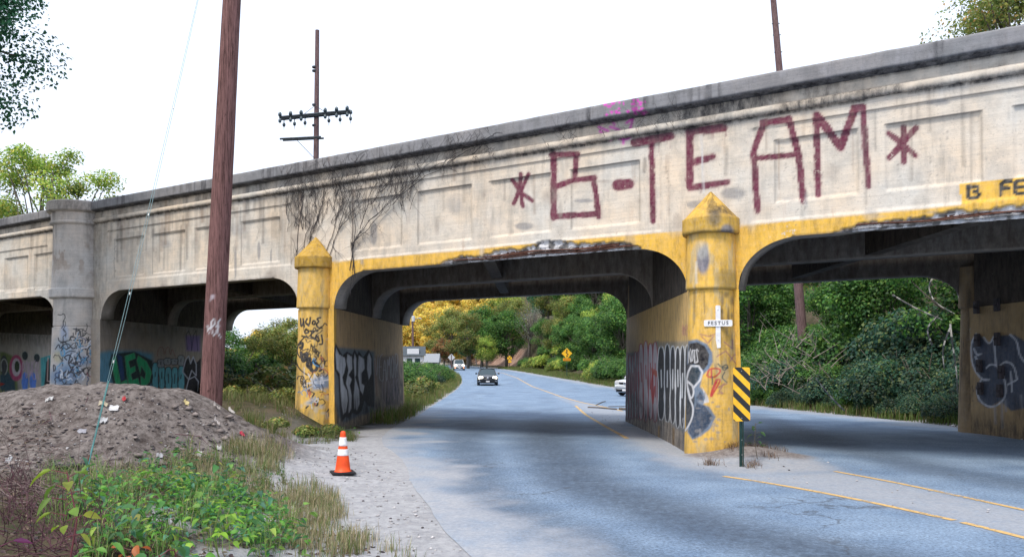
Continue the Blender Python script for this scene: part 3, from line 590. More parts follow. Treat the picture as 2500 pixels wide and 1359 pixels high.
for i, (a, b_) in enumerate(PIERS):
    s = pier(i, a, b_); z = s.z; right = s.side > 0; left = s.side < 0
    if i == 2:      # pier left of the carriageway; its right-hand face is seen
        setm(s, right); yel = right * sst(4.0 - s.w, -3, 1.5) * sst(z, 1.1, 2.0); s.over(np.clip(right * .85 * (.3 + .7 * sst(z, 1.2, 2.2)), 0, 1), (.60, .38, .17))
        s.over(right * .9 * sst(.35 - s.w, 0, .3), YEL)
        s.fill(Zs(Z4, [(440, 430), (520, 430), (640, 440), (740, 450), (860, 470), (860, 1060), (700, 1100), (560, 1170), (500, 1100), (440, 900)]), (.05, .15, .24), .75, 5)
        OUT = [(478, 385), (500, 430), (545, 510), (585, 470), (640, 500), (662, 450), (690, 500), (705, 465), (745, 530), (800, 450), (835, 520), (850, 700), (855, 1010), (790, 1000), (760, 950), (730, 1050), (690, 1090), (640, 1070), (610, 1120), (575, 1110), (540, 1155), (520, 1060), (505, 720), (470, 650), (458, 500)]
        T_ = [(480, 418), (515, 495), (572, 530), (582, 600), (566, 680), (548, 720), (560, 790), (592, 850), (602, 950), (582, 1060), (550, 1092), (532, 1000), (522, 850), (515, 690), (482, 640), (472, 500)]
        R_ = [(590, 487), (640, 520), (645, 640), (608, 700), (640, 740), (620, 800), (638, 900), (634, 1030), (612, 1075), (598, 1070), (604, 950), (596, 850), (574, 780), (598, 650), (580, 560)]
        I_ = [(662, 470), (684, 540), (682, 700), (672, 720), (712, 850), (716, 980), (690, 1050), (655, 1030), (650, 900), (662, 760), (650, 560)]
        C_ = [(700, 500), (760, 540), (765, 640), (735, 680), (735, 780), (765, 800), (745, 900), (715, 850), (692, 700), (694, 560)]
        E_ = [(805, 470), (832, 540), (830, 690), (800, 760), (780, 640), (785, 520)]
        piece(s, Z4, OUT, [T_, R_, I_, C_, E_], (.60, .62, .67), BLK, 2.2)
        rg2 = random.Random(3)
        s.fill(Zs(Z4, [(870, 520), (1080, 500), (1110, 1000), (950, 980), (880, 750)]), (.05, .03, .045), .6, 6)
        s.text('VEAMOR', *Z4(865, 520), 58, 58, (.55, .55, .58), 1.3, dy=-1.5, jit=.1, seed=2, a=.8, soft=.8); s.text('LEKNUR', *Z4(935, 760), 42, 50, (.45, .35, .42), 1.2, dy=-1, jit=.1, seed=4, a=.7, soft=.8)
        s.stroke(Zs(Z4, [(860, 560), (880, 900)]), 3, (.3, .07, .03), .5, 3)
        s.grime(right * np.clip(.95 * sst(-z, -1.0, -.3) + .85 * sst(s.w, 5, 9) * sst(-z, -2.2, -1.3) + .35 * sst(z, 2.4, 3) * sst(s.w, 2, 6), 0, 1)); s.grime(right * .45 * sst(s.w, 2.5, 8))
        s.px = s.px0; s.over(left * .9 * sst(.6 - s.w, 0, .3), YEL); s.over((s.side == 0) * .95, YEL)
    elif i == 3:    # middle pier; its left-hand face is seen
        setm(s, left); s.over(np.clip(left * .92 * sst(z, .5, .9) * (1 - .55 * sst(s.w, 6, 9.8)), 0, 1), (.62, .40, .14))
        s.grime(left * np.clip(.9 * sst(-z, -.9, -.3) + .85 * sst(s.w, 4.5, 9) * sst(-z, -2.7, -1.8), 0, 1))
        s.fill(Zs(Z5, [(100, 300), (210, 290), (390, 190), (390, 900), (260, 880), (100, 900)]), (.10, .14, .17), .85, 4)
        s.fill(Zs(Z5, [(380, 200), (660, 190), (670, 1010), (610, 1010), (480, 910), (385, 880)]), (.12, .18, .22), .6, 5)
        bubbles(s, *(Z5(100, 0)[0], Z5(225, 0)[0]), Z5(0, 310)[1], Z5(0, 300)[1], Z5(0, 885)[1], Z5(0, 890)[1], 5, (.40, .46, .50), (.40, .03, .06), 1.4, 3)
        bubbles(s, *(Z5(215, 0)[0], Z5(385, 0)[0]), Z5(0, 215)[1], Z5(0, 180)[1], Z5(0, 880)[1], Z5(0, 930)[1], 4, (.62, .58, .62), (.42, .04, .06), 1.8, 5)
        s.fill(Zs(Z5, [(330, 430), (385, 460), (385, 520), (335, 480)]), (.55, .12, .08), .9); s.stroke(Zs(Z5, [(345, 470), (330, 600), (345, 750), (362, 600)]), 4, (.5, .06, .06), .9, 1)
        bubbles(s, *(Z5(385, 0)[0], Z5(672, 0)[0]), Z5(0, 245)[1], Z5(0, 215)[1], Z5(0, 890)[1], Z5(0, 1010)[1], 6, (.02, .028, .04), (.85, .87, .9), 1.9, 9, lambda f: f ** .85)
        s.text('SUD', *Z5(610, 880), 13, 22, WHT, 1.1, jit=.02)
        s.text('OMEY', *Z5(610, 50), 14, 24, (.35, .06, .16), 1.1, jit=.05, a=.6)
        for zx, y0, y1 in ((530, 980, 1140), (400, 960, 1100)): s.stroke(Zs(Z5, [(zx, y0), (zx, y1)]), 5, (.45, .27, .08), .8, 1.5)
        s.px = s.px0; s.over((~left) * .9 * sst(.4 - s.w, 0, .3), YEL); s.over((s.side == 0) * .95, YEL)
    elif i == 1:    # wide expansion pier; the right-hand face carries the big green letters
        setm(s, right); s.over(right * .7 * sst(-z, -2.9, -2), (.48, .40, .33)); Z6 = lambda zx, zy: (100 + zx * .184, 760 + zy * .184)
        s.fill(Zs(Z6, [(700, 560), (900, 520), (1300, 520), (1480, 560), (1500, 1100), (700, 1200)]), (.08, .42, .66), .8, 8)
        s.fill(Zs(Z6, [(940, 560), (1240, 530), (1480, 650), (1500, 900), (1400, 1060), (980, 1080), (900, 700)]), (.012, .035, .03), .95, 3)
        GR = (.04, .58, .25)
        for p in ([(940, 640), (990, 570), (1000, 640), (1060, 940), (1140, 900), (1170, 1020), (1010, 1060), (960, 800)], [(1110, 590), (1240, 545), (1255, 620), (1160, 660), (1185, 750), (1250, 720), (1255, 790), (1190, 830), (1215, 910), (1290, 880), (1310, 980), (1180, 1040), (1140, 850)], [(1290, 580), (1400, 660), (1470, 800), (1440, 940), (1330, 1030), (1320, 850), (1380, 900), (1390, 820), (1330, 720), (1320, 830), (1270, 650)]): s.fill(Zs(Z6, p), GR, 1, 1); s.stroke(Zs(Z6, p), 1.2, (.25, .4, .35), .6, .8, True)
        s.fill(Zs(Z6, [(1010, 560), (1080, 600), (1110, 900), (1060, 920)]), (.03, .10, .30), .9, 2)
        bubbles(s, *(Z6(1470, 0)[0], Z6(1900, 0)[0]), Z6(0, 690)[1], Z6(0, 720)[1], Z6(0, 1040)[1], Z6(0, 1060)[1], 5, (.18, .62, .74), BLK, 2, 21)
        bubbles(s, *(Z6(1540, 0)[0], Z6(1900, 0)[0]), Z6(0, 610)[1], Z6(0, 600)[1], Z6(0, 720)[1], Z6(0, 720)[1], 4, (.38, .42, .46), BLK, 1.4, 23)
        s.fill(Zs(Z6, [(1890, 720), (1960, 590), (1980, 690), (2020, 600), (2060, 680), (2120, 620), (2120, 1080), (1920, 1080)]), (.02, .022, .03), 1, 1.5)
        s.stroke(Zs(Z6, [(1920, 1060), (1960, 900), (1880, 800), (1920, 640), (1960, 590), (1985, 690), (2020, 600), (2060, 700), (2060, 850), (2000, 780), (1960, 900), (2040, 860), (2090, 930), (2080, 1050)]), 2.2, (.75, .78, .9), .97, .9)
        s.fill(Zs(Z6, [(1920, 320), (2110, 320), (2110, 530), (1930, 520)]), (.3, .2, .5), .85, 4); s.stroke(Zs(Z6, [(1940, 500), (1930, 300), (1960, 260), (1990, 330), (2000, 520), (2020, 320), (2060, 250), (2080, 520)]), 1.5, (.02, .02, .05), .9, 1)
        s.stroke(curve(Zs(Z6, [(1540, 600), (1560, 480), (1620, 460), (1640, 600), (1660, 480), (1700, 470), (1720, 600), (1740, 470), (1780, 600)])), 1.3, (.3, .05, .04), .7, .8)
        s.fill(Zs(Z6, [(2280, 250), (2440, 250), (2440, 1150), (2280, 1150)]), (.02, .022, .03), .9, 2); s.stroke(curve(Zs(Z6, [(2385, 600), (2410, 640), (2410, 720), (2380, 740), (2380, 800), (2415, 850), (2400, 1000), (2375, 1110)])), 2.4, (.5, .53, .58), .95, .8)
        s.px = s.px0; s.grime(right * .4 * sst(z, 2.1, 2.9))
    elif i == 0:
        setm(s, right); Z7 = lambda zx, zy: (zx * .1765, 760 + zy * .1765); s.over(right * .6, (.50, .46, .43))
        s.fill(Zs(Z7, [(0, 560), (60, 560), (230, 640), (250, 1100), (0, 1150)]), (.13, .20, .04), .9, 4)
        s.fill(Zs(Z7, [(0, 880), (100, 820), (200, 950), (220, 1150), (60, 1150), (0, 1050)]), (.02, .08, .14), .9, 3); s.fill(Zs(Z7, [(0, 980), (70, 1000), (0, 1030)]), (.45, .03, .02), 1)
        s.ell(*Z7(55, 740), 9, 24, (.06, .07, .08), 1, .1); s.stroke(curve(Zs(Z7, [(20, 820), (10, 700), (60, 640), (105, 720), (100, 820), (70, 870)])), 2.4, (.5, .55, .52), .9, .8)
        s.ell(*Z7(225, 780), 17, 32, (.5, .08, .2), 1, .08); s.ell(*Z7(225, 770), 11, 22, (.65, .58, .65), 1, .1); s.ell(*Z7(235, 760), 6, 14, (.02, .05, .02), 1, .1)
        for cx in (345, 455): s.ell(*Z7(cx, 980), 8.5, 25, (.12, .28, .85), 1, .08); s.stroke([(Z7(cx + 48 * cos(t / 3), 980 + 140 * sin(t / 3))) for t in range(0, 10)], 1.6, (.5, .55, .5), .9, .8)
        for cx, cy in ((345, 610), (510, 640)): s.ell(*Z7(cx, cy), 7, 11, (.02, .04, .05), 1, .1); s.stroke([(Z7(cx + 48 * cos(t / 3), cy - 60 * sin(t / 3))) for t in range(0, 10)], 1.4, (.4, .44, .42), .9, .8)
        s.text('POWER', *Z7(305, 690), 42, 42, (.6, .45, .6), 1.8, jit=.06, seed=8)
        s.fill(Zs(Z7, [(560, 640), (700, 600), (690, 1180), (570, 1130)]), (.05, .38, .42), .95, 2); s.fill(Zs(Z7, [(640, 700), (690, 640), (690, 1030), (610, 1030)]), (.012, .01, .015), 1, 1.5); s.stroke(Zs(Z7, [(665, 640), (655, 960), (690, 965)]), 2.2, (.6, .42, .4), 1, 1)
        s.px = s.px0; s.grime(right * .7 * sst(z, 2.1, 2.9))
    elif i == 4:    # right-hand pier; its left-hand face is seen
        setm(s, left); Z8 = lambda zx, zy: (2300 + zx * .3384, 620 + zy * .3384); s.over(left * .8, (.50, .33, .14))
        s.over(left * sst(s.w, 6.3, 6.7) * sst(-s.w, -11, -10) * .0, YEL)
        s.fill(Zs(Z8, [(210, 620), (260, 570), (340, 650), (380, 590), (520, 580), (620, 640), (640, 1100), (500, 1130), (420, 1060), (330, 1110), (260, 1060), (240, 960), (280, 900), (225, 820)]), (.07, .10, .16), .95, 3)
        for p in ([(245, 575), (205, 650), (215, 800), (280, 905), (340, 905)], [(320, 820), (350, 790), (410, 810), (460, 920), (460, 1040), (370, 1110), (290, 1080), (245, 1000), (280, 910)], [(375, 590), (380, 700), (390, 800)], [(490, 580), (540, 620), (560, 740), (620, 800)], [(420, 800), (460, 770), (520, 800), (540, 900)], [(495, 850), (505, 990)], [(475, 940), (530, 910)], [(300, 600), (340, 655), (370, 600)], [(230, 680), (250, 730), (280, 720)], [(240, 740), (265, 790)]): s.stroke(curve(Zs(Z8, p)), 4, (.75, .78, .85), .95, 1.2)
        for x0, y0, y1 in ((380, 1090, 1220), (430, 1060, 1250), (455, 1050, 1130), (570, 1020, 1110)): s.stroke(Zs(Z8, [(x0, y0), (x0 + 6, y1)]), 6, (.4, .41, .45), .6, 2.5)
        s.text('CRUK', *Z8(125, 545), 28, 10, (.42, .48, .55), 1.4, dy=-.6); s.text('LEO3', *Z8(135, 590), 24, 14, (.42, .48, .55), 1.4, dy=-.6)
        s.stroke(Zs(Z8, [(150, 930), (155, 1140)]), 7, (.3, .04, .04), .6, 3); s.text('XKC', *Z8(165, 960), 22, 40, (.02, .02, .03), 1.5, jit=.2, a=.8)
        s.px = s.px0; s.grime(left * .75 * sst(fbm(s.w * .9, z * .35, 44), .46, .62)); s.grime(left * .8 * sst(-z, -.6, -.1))
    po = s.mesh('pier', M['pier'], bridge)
    # haunch block above the joint, slightly proud
    mb = MB()
    for zc in (ZJ - .002,):
        mb.add([fpt(np.array(q), np.array(c), w_) for c in (ZJ - .10, ZJ - .001) for q, w_ in ((a - .03, .05), (b_ + .03, .05), (b_ + .03, W0 + .5), (a - .03, W0 + .5))], [(0, 1, 2, 3), (7, 6, 5, 4), (0, 4, 5, 1), (1, 5, 6, 2), (2, 6, 7, 3), (3, 7, 4, 0)])
    # upper cross wall between the girders (fills the spandrel over the pier)
    mb2 = MB(); mb2.add([fpt(np.array(q), np.array(c), w_) for c in (ZJ - .1, 4.86) for q, w_ in ((a + .02, .3), (b_ - .02, .3), (b_ - .02, W0), (a + .02, W0))], [(0, 1, 2, 3), (7, 6, 5, 4), (0, 4, 5, 1), (1, 5, 6, 2), (2, 6, 7, 3), (3, 7, 4, 0)])
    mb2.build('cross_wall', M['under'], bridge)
# pilasters: half columns in front of the piers
def pilaster(cu, prof, name, mat, W=0, off=.06, paint=None, n=150, kx=1.0, ky=1.0):
    c = fpt(np.array(cu), np.array(0.), W, off); zz = []; rr = []
    for (z0, r0), (z1, r1) in zip(prof[:-1], prof[1:]):
        k = max(1, int(abs(z1 - z0) / (.016 if n > 160 else .025))) if abs(z1 - z0) > .03 else 1
        for j in range(k): zz.append(z0 + (z1 - z0) * j / k); rr.append(r0 + (r1 - r0) * j / k)
    zz.append(prof[-1][0]); rr.append(prof[-1][1]); zz = np.array(zz); rr = np.array(rr)
    t = np.linspace(0, 2 * pi, n + 1); Tt, Zz = np.meshgrid(t, zz, indexing='ij'); R = rr[None, :] * (1 + .016 * (fbm(Tt * 3, Zz * 2.5, 7 + int(cu)) - .5)) + 0 * Tt
    V = np.stack([c[0] + R * np.cos(Tt) * kx, c[1] + R * np.sin(Tt) * ky, Zz], -1); s = Surf(V, V.shape[:2]); s.z = V[..., 2].ravel(); s.r = R.ravel(); s.t = Tt.ravel()
    if paint: paint(s)
    return s.mesh(name, mat, bridge)
PR = [(-.3, .50), (.2, .495), (1.5, .45), (2.97, .405), (2.99, .375), (3.01, .455), (3.05, .46), (4.02, .425), (4.03, .425)]
CAP = [(4.0, .40), (4.0, .50), (4.03, .515), (4.28, .515), (4.31, .47), (4.33, .455), (4.80, .02), (4.81, .0)]
def paintR(s):
    s.over(np.full(len(s.z), .97), YEL)
    s.over(sst(fbm(s.t * 3, s.z * 2, 33), .5, .62) * .45, (.42, .40, .30)); s.ell(1716, 635, 16, 34, (.20, .20, .25), .95, .3); s.ell(1722, 625, 7, 30, (.12, .12, .16), .8, .4); s.stroke([(1700, 640), (1700, 690)], 6, (.55, .55, .52), .6, 3); s.ell(1712, 610, 18, 22, (.5, .5, .45), .5, .4); s.ell(1770, 680, 26, 22, (.28, .19, .05), .7, .4)
    s.grime(.55 * sst(fbm(s.t * 2.2, s.z * .5, 35), .5, .6) * sst(s.z, .9, 2) * sst(-s.z, -2.95, -2)); s.grime(.35 * sst(-s.z, -.5, 0))
    for _ in range(26): X = rg.uniform(1688, 1795); Y0 = rg.choice([712, 880, 700, 1000]); s.stroke([(X, Y0), (X + rg.uniform(-1, 1), Y0 + rg.uniform(20, 90))], rg.uniform(1, 5), (.12, .09, .04), rg.uniform(.2, .6), 2)
    for _ in range(8): s.ell(rg.uniform(1760, 1800), rg.uniform(715, 860), rg.uniform(3, 8), rg.uniform(6, 20), (.10, .08, .05), .6, .6)
    F5 = lambda L: Zs(Z5, L)
    s.fill(F5([(660, 190), (740, 175), (830, 215), (880, 290), (885, 380), (850, 440), (790, 500), (770, 600), (810, 650), (830, 720), (800, 760), (850, 780), (910, 870), (860, 980), (780, 1040), (700, 1078), (655, 1010), (640, 400)]), (.10, .17, .27), .95, 3)
    s.fill(F5([(670, 215), (740, 200), (810, 235), (850, 310), (840, 400), (800, 450), (770, 430), (720, 400), (660, 400)]), BLK, 1, 2)
    s.fill(F5([(740, 745), (810, 770), (885, 870), (840, 960), (760, 1030), (700, 1060), (665, 1000), (700, 850)]), NAVY, 1, 2); s.fill(F5([(640, 400), (700, 400), (720, 720), (700, 900), (640, 1010)]), (.02, .03, .045), 1, 2)
    s.fill(F5([(690, 430), (750, 425), (770, 470), (750, 540), (715, 590), (680, 560), (665, 490)]), (.02, .04, .06), 1, 1.5); s.stroke(F5([(690, 415), (755, 415), (790, 470), (770, 540), (715, 605), (665, 560), (645, 540), (665, 460)]), 4.5, WHT, .95, 1.5, True)
    s.stroke(curve(F5([(650, 560), (690, 570), (715, 640), (700, 700), (680, 700), (660, 620)])), 4, WHT, .95, 1.2); s.stroke(curve(F5([(650, 560), (670, 700), (710, 780), (700, 880), (650, 980), (610, 1010)])), 4, WHT, .9, 1.5)
    s.fill(F5([(785, 600), (840, 690), (850, 740), (800, 750), (815, 700)]), WHT, .9, 1.5); s.fill(F5([(770, 640), (800, 690), (790, 740), (735, 700)]), NAVY, 1, 2)
    s.text('KOTS', *Z5(668, 270), 24, 30, WHT, 1.8, jit=.15, seed=4); s.stroke(F5([(720, 330), (720, 385), (745, 380)]), 2, WHT)
    RED = (.5, .02, .025); PUR = (.22, .04, .16)
    for p in ([(830, 500), (850, 440), (930, 435), (960, 460), (900, 520), (840, 510)], [(870, 520), (870, 450)], [(910, 540), (960, 530), (900, 640), (860, 700), (880, 620), (920, 550)]): s.stroke(curve(F5(p)), 4, RED, .9, 1.5)
    s.stroke(F5([(910, 560), (870, 680)]), 7, RED, .85, 2)
    for p in ([(770, 130), (850, 150), (900, 130)], [(780, 150), (840, 210), (890, 150)], [(920, 330), (1000, 280), (1080, 380), (1120, 420)], [(1040, 370), (1080, 310), (1110, 330)], [(985, 200), (1060, 260), (1060, 180)], [(930, 610), (980, 580), (940, 640), (975, 660), (930, 660)], [(980, 580), (1010, 575)]): s.stroke(F5(p), 3, PUR, .6, 1.6)
    for p in ([(970, 420), (1010, 400), (1020, 430), (980, 460), (965, 420)], [(975, 430), (1020, 430)], [(990, 470), (960, 520), (1010, 560)], [(880, 510), (880, 580)], [(930, 395), (950, 420)]): s.stroke(curve(F5(p)), 3.2, (.03, .06, .07), .85, 1.2)
    for _ in range(20): s.ell(rg.uniform(1690, 1790), rg.uniform(950, 1080), rg.uniform(2, 7), rg.uniform(2, 6), (.25, .24, .24), .6, .4)
def paintL(s):
    s.over(np.full(len(s.z), .96), (.70, .43, .075)); s.over(sst(fbm(s.t * 3, s.z * 2, 43), .52, .62) * .4, (.40, .34, .20))
    s.grime(.55 * sst(fbm(s.t * 2, s.z * .8, 31), .5, .6) * sst(-s.z, -2.9, -1.5)); s.grime(.6 * sst(s.t, 5.1, 5.9) * sst(-s.z, -2.9, -2.3) * sst(fbm(s.t * 5, s.z * 2, 3), .4, .55)); s.grime(.25 * sst(-s.z, -.4, 0))
    F4 = lambda L: Zs(Z4, L)
    s.fill(F4([(240, 740), (340, 700), (430, 680), (480, 650), (520, 900), (400, 830), (250, 850)]), (.04, .22, .5), .75, 7)
    K = (.012, .012, .015)
    def k(p, w=3.2): s.stroke(curve(F4(p)), w * 1.3, K, 1, .8)
    for p in ([(135, 150), (140, 240), (165, 180)], [(160, 150), (170, 230)], [(200, 150), (180, 190), (215, 220)], [(230, 140), (225, 210), (200, 200)], [(260, 170), (245, 200), (275, 210), (280, 175), (260, 170)], [(330, 140), (290, 150), (320, 180), (285, 200), (305, 240), (345, 240)],
              [(190, 250), (170, 290), (215, 290), (210, 260), (190, 260)], [(150, 320), (200, 330)], [(230, 270), (280, 270), (225, 310), (270, 350)], [(290, 310), (275, 350), (320, 380), (310, 330), (290, 320)], [(340, 310), (355, 400), (320, 400)]): k(p)
    s.text('MORTIM', *Z4(235, 385), 34, 14, K, 2.6, dy=6.5, jit=.08, seed=6); k([(165, 340), (110, 400), (100, 480), (130, 530)], 2.6); k([(95, 580), (120, 640), (200, 700)], 2.6)
    k([(120, 400), (160, 380), (150, 440), (130, 430)], 5); k([(140, 480), (160, 590), (215, 480), (165, 500)], 6); k([(185, 520), (180, 560), (240, 530), (190, 600), (240, 640)], 7); k([(240, 580), (230, 660), (290, 660), (300, 590), (255, 570)], 6); k([(310, 600), (350, 640), (320, 660)], 4)
    s.text('GOLK', *Z4(135, 710), 26, 18, K, 3, dy=6, jit=.12, seed=9); k([(270, 880), (240, 930), (255, 960), (205, 970)], 3); k([(285, 960), (270, 990), (300, 1000), (305, 960), (285, 955)], 3.5); k([(210, 1000), (190, 1020)], 3); k([(220, 850), (270, 880)], 2)
    s.stroke(F4([(210, 690), (260, 780), (270, 690), (330, 790), (340, 700), (360, 780), (200, 780), (440, 740)]), 3.2, (.6, .62, .68), .85, 1.3); s.stroke(F4([(180, 850), (260, 800), (380, 860)]), 3, (.6, .62, .68), .7, 1.5); s.stroke(F4([(170, 630), (170, 800), (200, 800)]), 2.5, (.6, .62, .68), .6, 1.5)
    s.text('AKBX', *Z4(440, 670), 6, 30, K, 1.8, dy=16, jit=.15, seed=5); k([(400, 890), (450, 880), (430, 920), (490, 880)], 2.2); k([(390, 1060), (420, 1020), (410, 1100)], 2.2); k([(420, 970), (460, 960)], 2)
    rq = random.Random(79)
    for _ in range(44):
        X, Y = rq.uniform(738, 805), rq.uniform(790, 985); pts = [(X, Y)]; a = rq.uniform(0, 6.28)
        for _k in range(rq.randint(3, 6)): a += rq.uniform(-1.8, 1.8); d = rq.uniform(3, 8); pts.append((pts[-1][0] + d * cos(a), pts[-1][1] + d * sin(a) * 1.2))
        s.stroke(curve(pts), rq.uniform(1.4, 3.2), rq.choice([K, K, K, (.6, .62, .66), (.05, .25, .5), (.45, .12, .06)]) if Y > 880 else K, .95, .8)
    for _ in range(12): s.ell(rg.uniform(735, 800), rg.uniform(960, 1020), rg.uniform(3, 9), rg.uniform(3, 9), (.45, .44, .42), .5, .5)
pilaster(0, PR, 'pilaster', M['pil'], paint=paintR, n=260)
pilaster(-10.28, PR, 'pilaster', M['pil'], paint=paintL, n=260)
def capR(s): s.over(np.full(len(s.z), .97), (.60, .36, .04)); s.grime(.85 * sst(fbm(s.t * 2 + 2, s.z * 5, 5), .42, .55) * sst(s.z, 4.2, 4.4) * sst(s.px, 1700, 1740)); s.grime(.5 * sst(-s.z, -4.1, -4.0)); s.ell(1775, 565, 16, 18, (.2, .2, .23), .9, .3); s.ell(1745, 530, 16, 22, (.10, .09, .07), .7, .5)
def capL(s): s.over(np.full(len(s.z), .98), (.46, .27, .02)); s.grime(.3 * sst(fbm(s.t * 2, s.z * 5, 6), .5, .6))
pilaster(0, CAP, 'pilaster_cap', M['pil'], paint=capR); pilaster(-10.28, CAP, 'pilaster_cap', M['pil'], paint=capL)
P1 = [(-.3, .83), (1.2, .80), (2.75, .76), (2.76, .70), (2.80, .74), (3.66, .735), (3.68, .84), (3.72, .87), (3.96, .86), (3.99, .80), (4.9, .77), (6.02, .77), (6.05, .86), (6.1, .87), (6.14, .83), (6.42, .83), (6.43, .93), (6.47, .97), (6.73, .97), (6.77, .93), (6.77, 0)]
def paint1(s):
    s.grime(.6 * sst(s.z, 4.2, 6.4) * sst(fbm(s.t * 2.5, s.z * .7, 15), .46, .62)); s.grime(.6 * sst(s.z, 6.38, 6.5)); s.grime(.35 * sst(s.t, 5.2, 5.9)); s.over(.6 * sst(fbm(s.t * 4, s.z * 3, 52), .5, .6) * sst(s.z, 4, 5) * sst(-s.z, -6, -5), (.33, .24, .18))  # also toned darker towards its right-hand side
    Z6 = lambda zx, zy: (100 + zx * .184, 760 + zy * .184); K = (.015, .022, .04)
    s.ell(*Z6(300, 480), 22, 24, (.10, .28, .45), .5, .6); s.ell(*Z6(400, 620), 34, 30, (.3, .42, .58), .7, .5); s.ell(*Z6(330, 860), 42, 26, (.04, .20, .42), .75, .5); s.ell(*Z6(230, 600), 12, 14, (.5, .4, .12), .5, .5); s.ell(*Z6(600, 660), 20, 12, (.05, .2, .4), .5, .6); s.ell(*Z6(310, 280), 10, 18, (.35, .45, .65), .7, .5)
    def k(p, w=2.0, c=K): s.stroke(curve(Zs(Z6, p)), w * 1.3, c, 1, .8)
    k([(430, 230), (500, 240)]); k([(470, 220), (460, 300)]); k([(480, 260), (520, 240), (500, 310)]); k([(530, 260), (520, 330), (560, 330), (600, 290)]); k([(400, 340), (460, 340), (450, 390), (380, 370)]); k([(480, 380), (530, 370), (500, 410), (560, 360), (540, 430)]); k([(600, 380), (660, 370)]); k([(630, 340), (620, 410)]); k([(600, 350), (650, 410)])
    k([(190, 500), (240, 420), (250, 500), (300, 440), (290, 500)]); k([(300, 440), (350, 420), (400, 460)]); k([(340, 500), (400, 460), (420, 500), (470, 470), (480, 500), (520, 460)]); k([(500, 470), (560, 520), (560, 450), (600, 520), (600, 460)]); k([(230, 350), (240, 400), (330, 410)])
    k([(290, 720), (270, 620), (360, 520), (470, 530), (540, 620)], 1.6); k([(340, 640), (300, 600), (400, 560), (350, 720), (440, 600), (380, 680), (460, 700), (470, 620)], 2.4); k([(370, 700), (400, 750), (470, 700)], 2.4); k([(550, 640), (620, 650), (560, 600)], 1.5)
    k([(310, 810), (360, 770), (370, 830), (420, 760), (430, 720), (500, 740), (460, 850), (560, 790)], 2.6); k([(350, 780), (330, 850), (380, 840)], 2, (.55, .62, .7)); k([(240, 830), (270, 880), (240, 900), (290, 880), (300, 840), (250, 830)], 2.6, (.6, .65, .72)); k([(450, 790), (510, 860), (480, 900), (500, 930)], 2, (.6, .65, .72)); k([(440, 740), (500, 780)], 2.5, (.6, .65, .72))
    rq = random.Random(77)
    def scrib(x0, y0, x1, y1, n, cols_, w0, w1):
        for _ in range(n):
            X, Y = rq.uniform(x0, x1), rq.uniform(y0, y1); pts = [(X, Y)]; a = rq.uniform(0, 6.28)
            for _k in range(rq.randint(3, 7)): a += rq.uniform(-2, 2); d = rq.uniform(3, 9); pts.append((pts[-1][0] + d * cos(a), pts[-1][1] + d * sin(a) * 1.2))
            s.stroke(curve(pts), rq.uniform(w0, w1), rq.choice(cols_), .95, .8)
    scrib(140, 835, 225, 925, 46, [(.015, .022, .04), (.02, .08, .22), (.70, .74, .82), (.10, .35, .6), (.015, .022, .04)], 1.5, 3.4); scrib(140, 800, 225, 960, 18, [(.02, .025, .03)], 1.4, 2.6); scrib(225, 850, 250, 960, 14, [(.03, .035, .04), (.3, .08, .1), (.1, .3, .5)], 1.4, 2.6)
    s.text('GARP', *Z6(240, 985), 40, 22, K, 2.0, jit=.06, dy=.5); k([(220, 1060), (270, 960), (420, 960), (460, 1080), (400, 1140)], 1.4); s.text('KITNW', *Z6(490, 1010), 56, 22, K, 1.8, jit=.1, dy=-1, seed=3)
    s.text('JNLY', *Z6(660, 530), 36, 20, K, 2.0, jit=.08); k([(170, 790), (160, 700), (190, 720), (190, 780), (165, 790)], 2)
    k([(640, 860), (620, 800), (680, 720), (740, 720)], 1.6); k([(760, 690), (760, 860), (850, 860)], 2.2); k([(800, 700), (800, 840)], 2, (.4, .1, .12))
pilaster(-21.25, P1, 'round_pilaster', M['pil'], paint=paint1, off=.02, n=300)
pilaster(-34.7, P1, 'round_pilaster', M['pil'], off=.02, n=60); pilaster(9.4, PR, 'pilaster', M['pil'], n=60); pilaster(9.4, CAP, 'pilaster_cap', M['pil'], n=60)
for cu in (-10.3, 0, 9.1): pilaster(cu, PR, 'pilaster', M['pil'], W=W0 + .5, off=-.1, n=60, paint=lambda s: (s.over(np.full(len(s.z), .8), (.34, .21, .07)), s.grime(.6 * sst(fbm(s.t * 3, s.z, 3), .45, .6))))
# bracket plates bolted to the right-hand pier
for zx, zy in ((262, 385), (410, 365), (268, 620), (412, 612), (282, 805), (290, 968), (430, 985), (440, 850)):
    px, py = 2300 + zx * .3384, 620 + zy * .3384
    r = ray(px, py); Aq = fpt(np.array(8.72), np.array(0.), 0); nn = np.array([1, -.03, 0]); t_ = np.dot(Aq - np.array([0, 0, CH]), nn) / np.dot(r, nn); p = np.array([0, 0, CH]) + r * t_
    mb = MB(); mb.box((p[0] - .05, p[1], p[2]), (.07, .16, .30)); mb.box((p[0] - .10, p[1], p[2]), (.06, .05, .05)); mb.build('bracket_plate', M['plate'], bridge, bevel=.006)


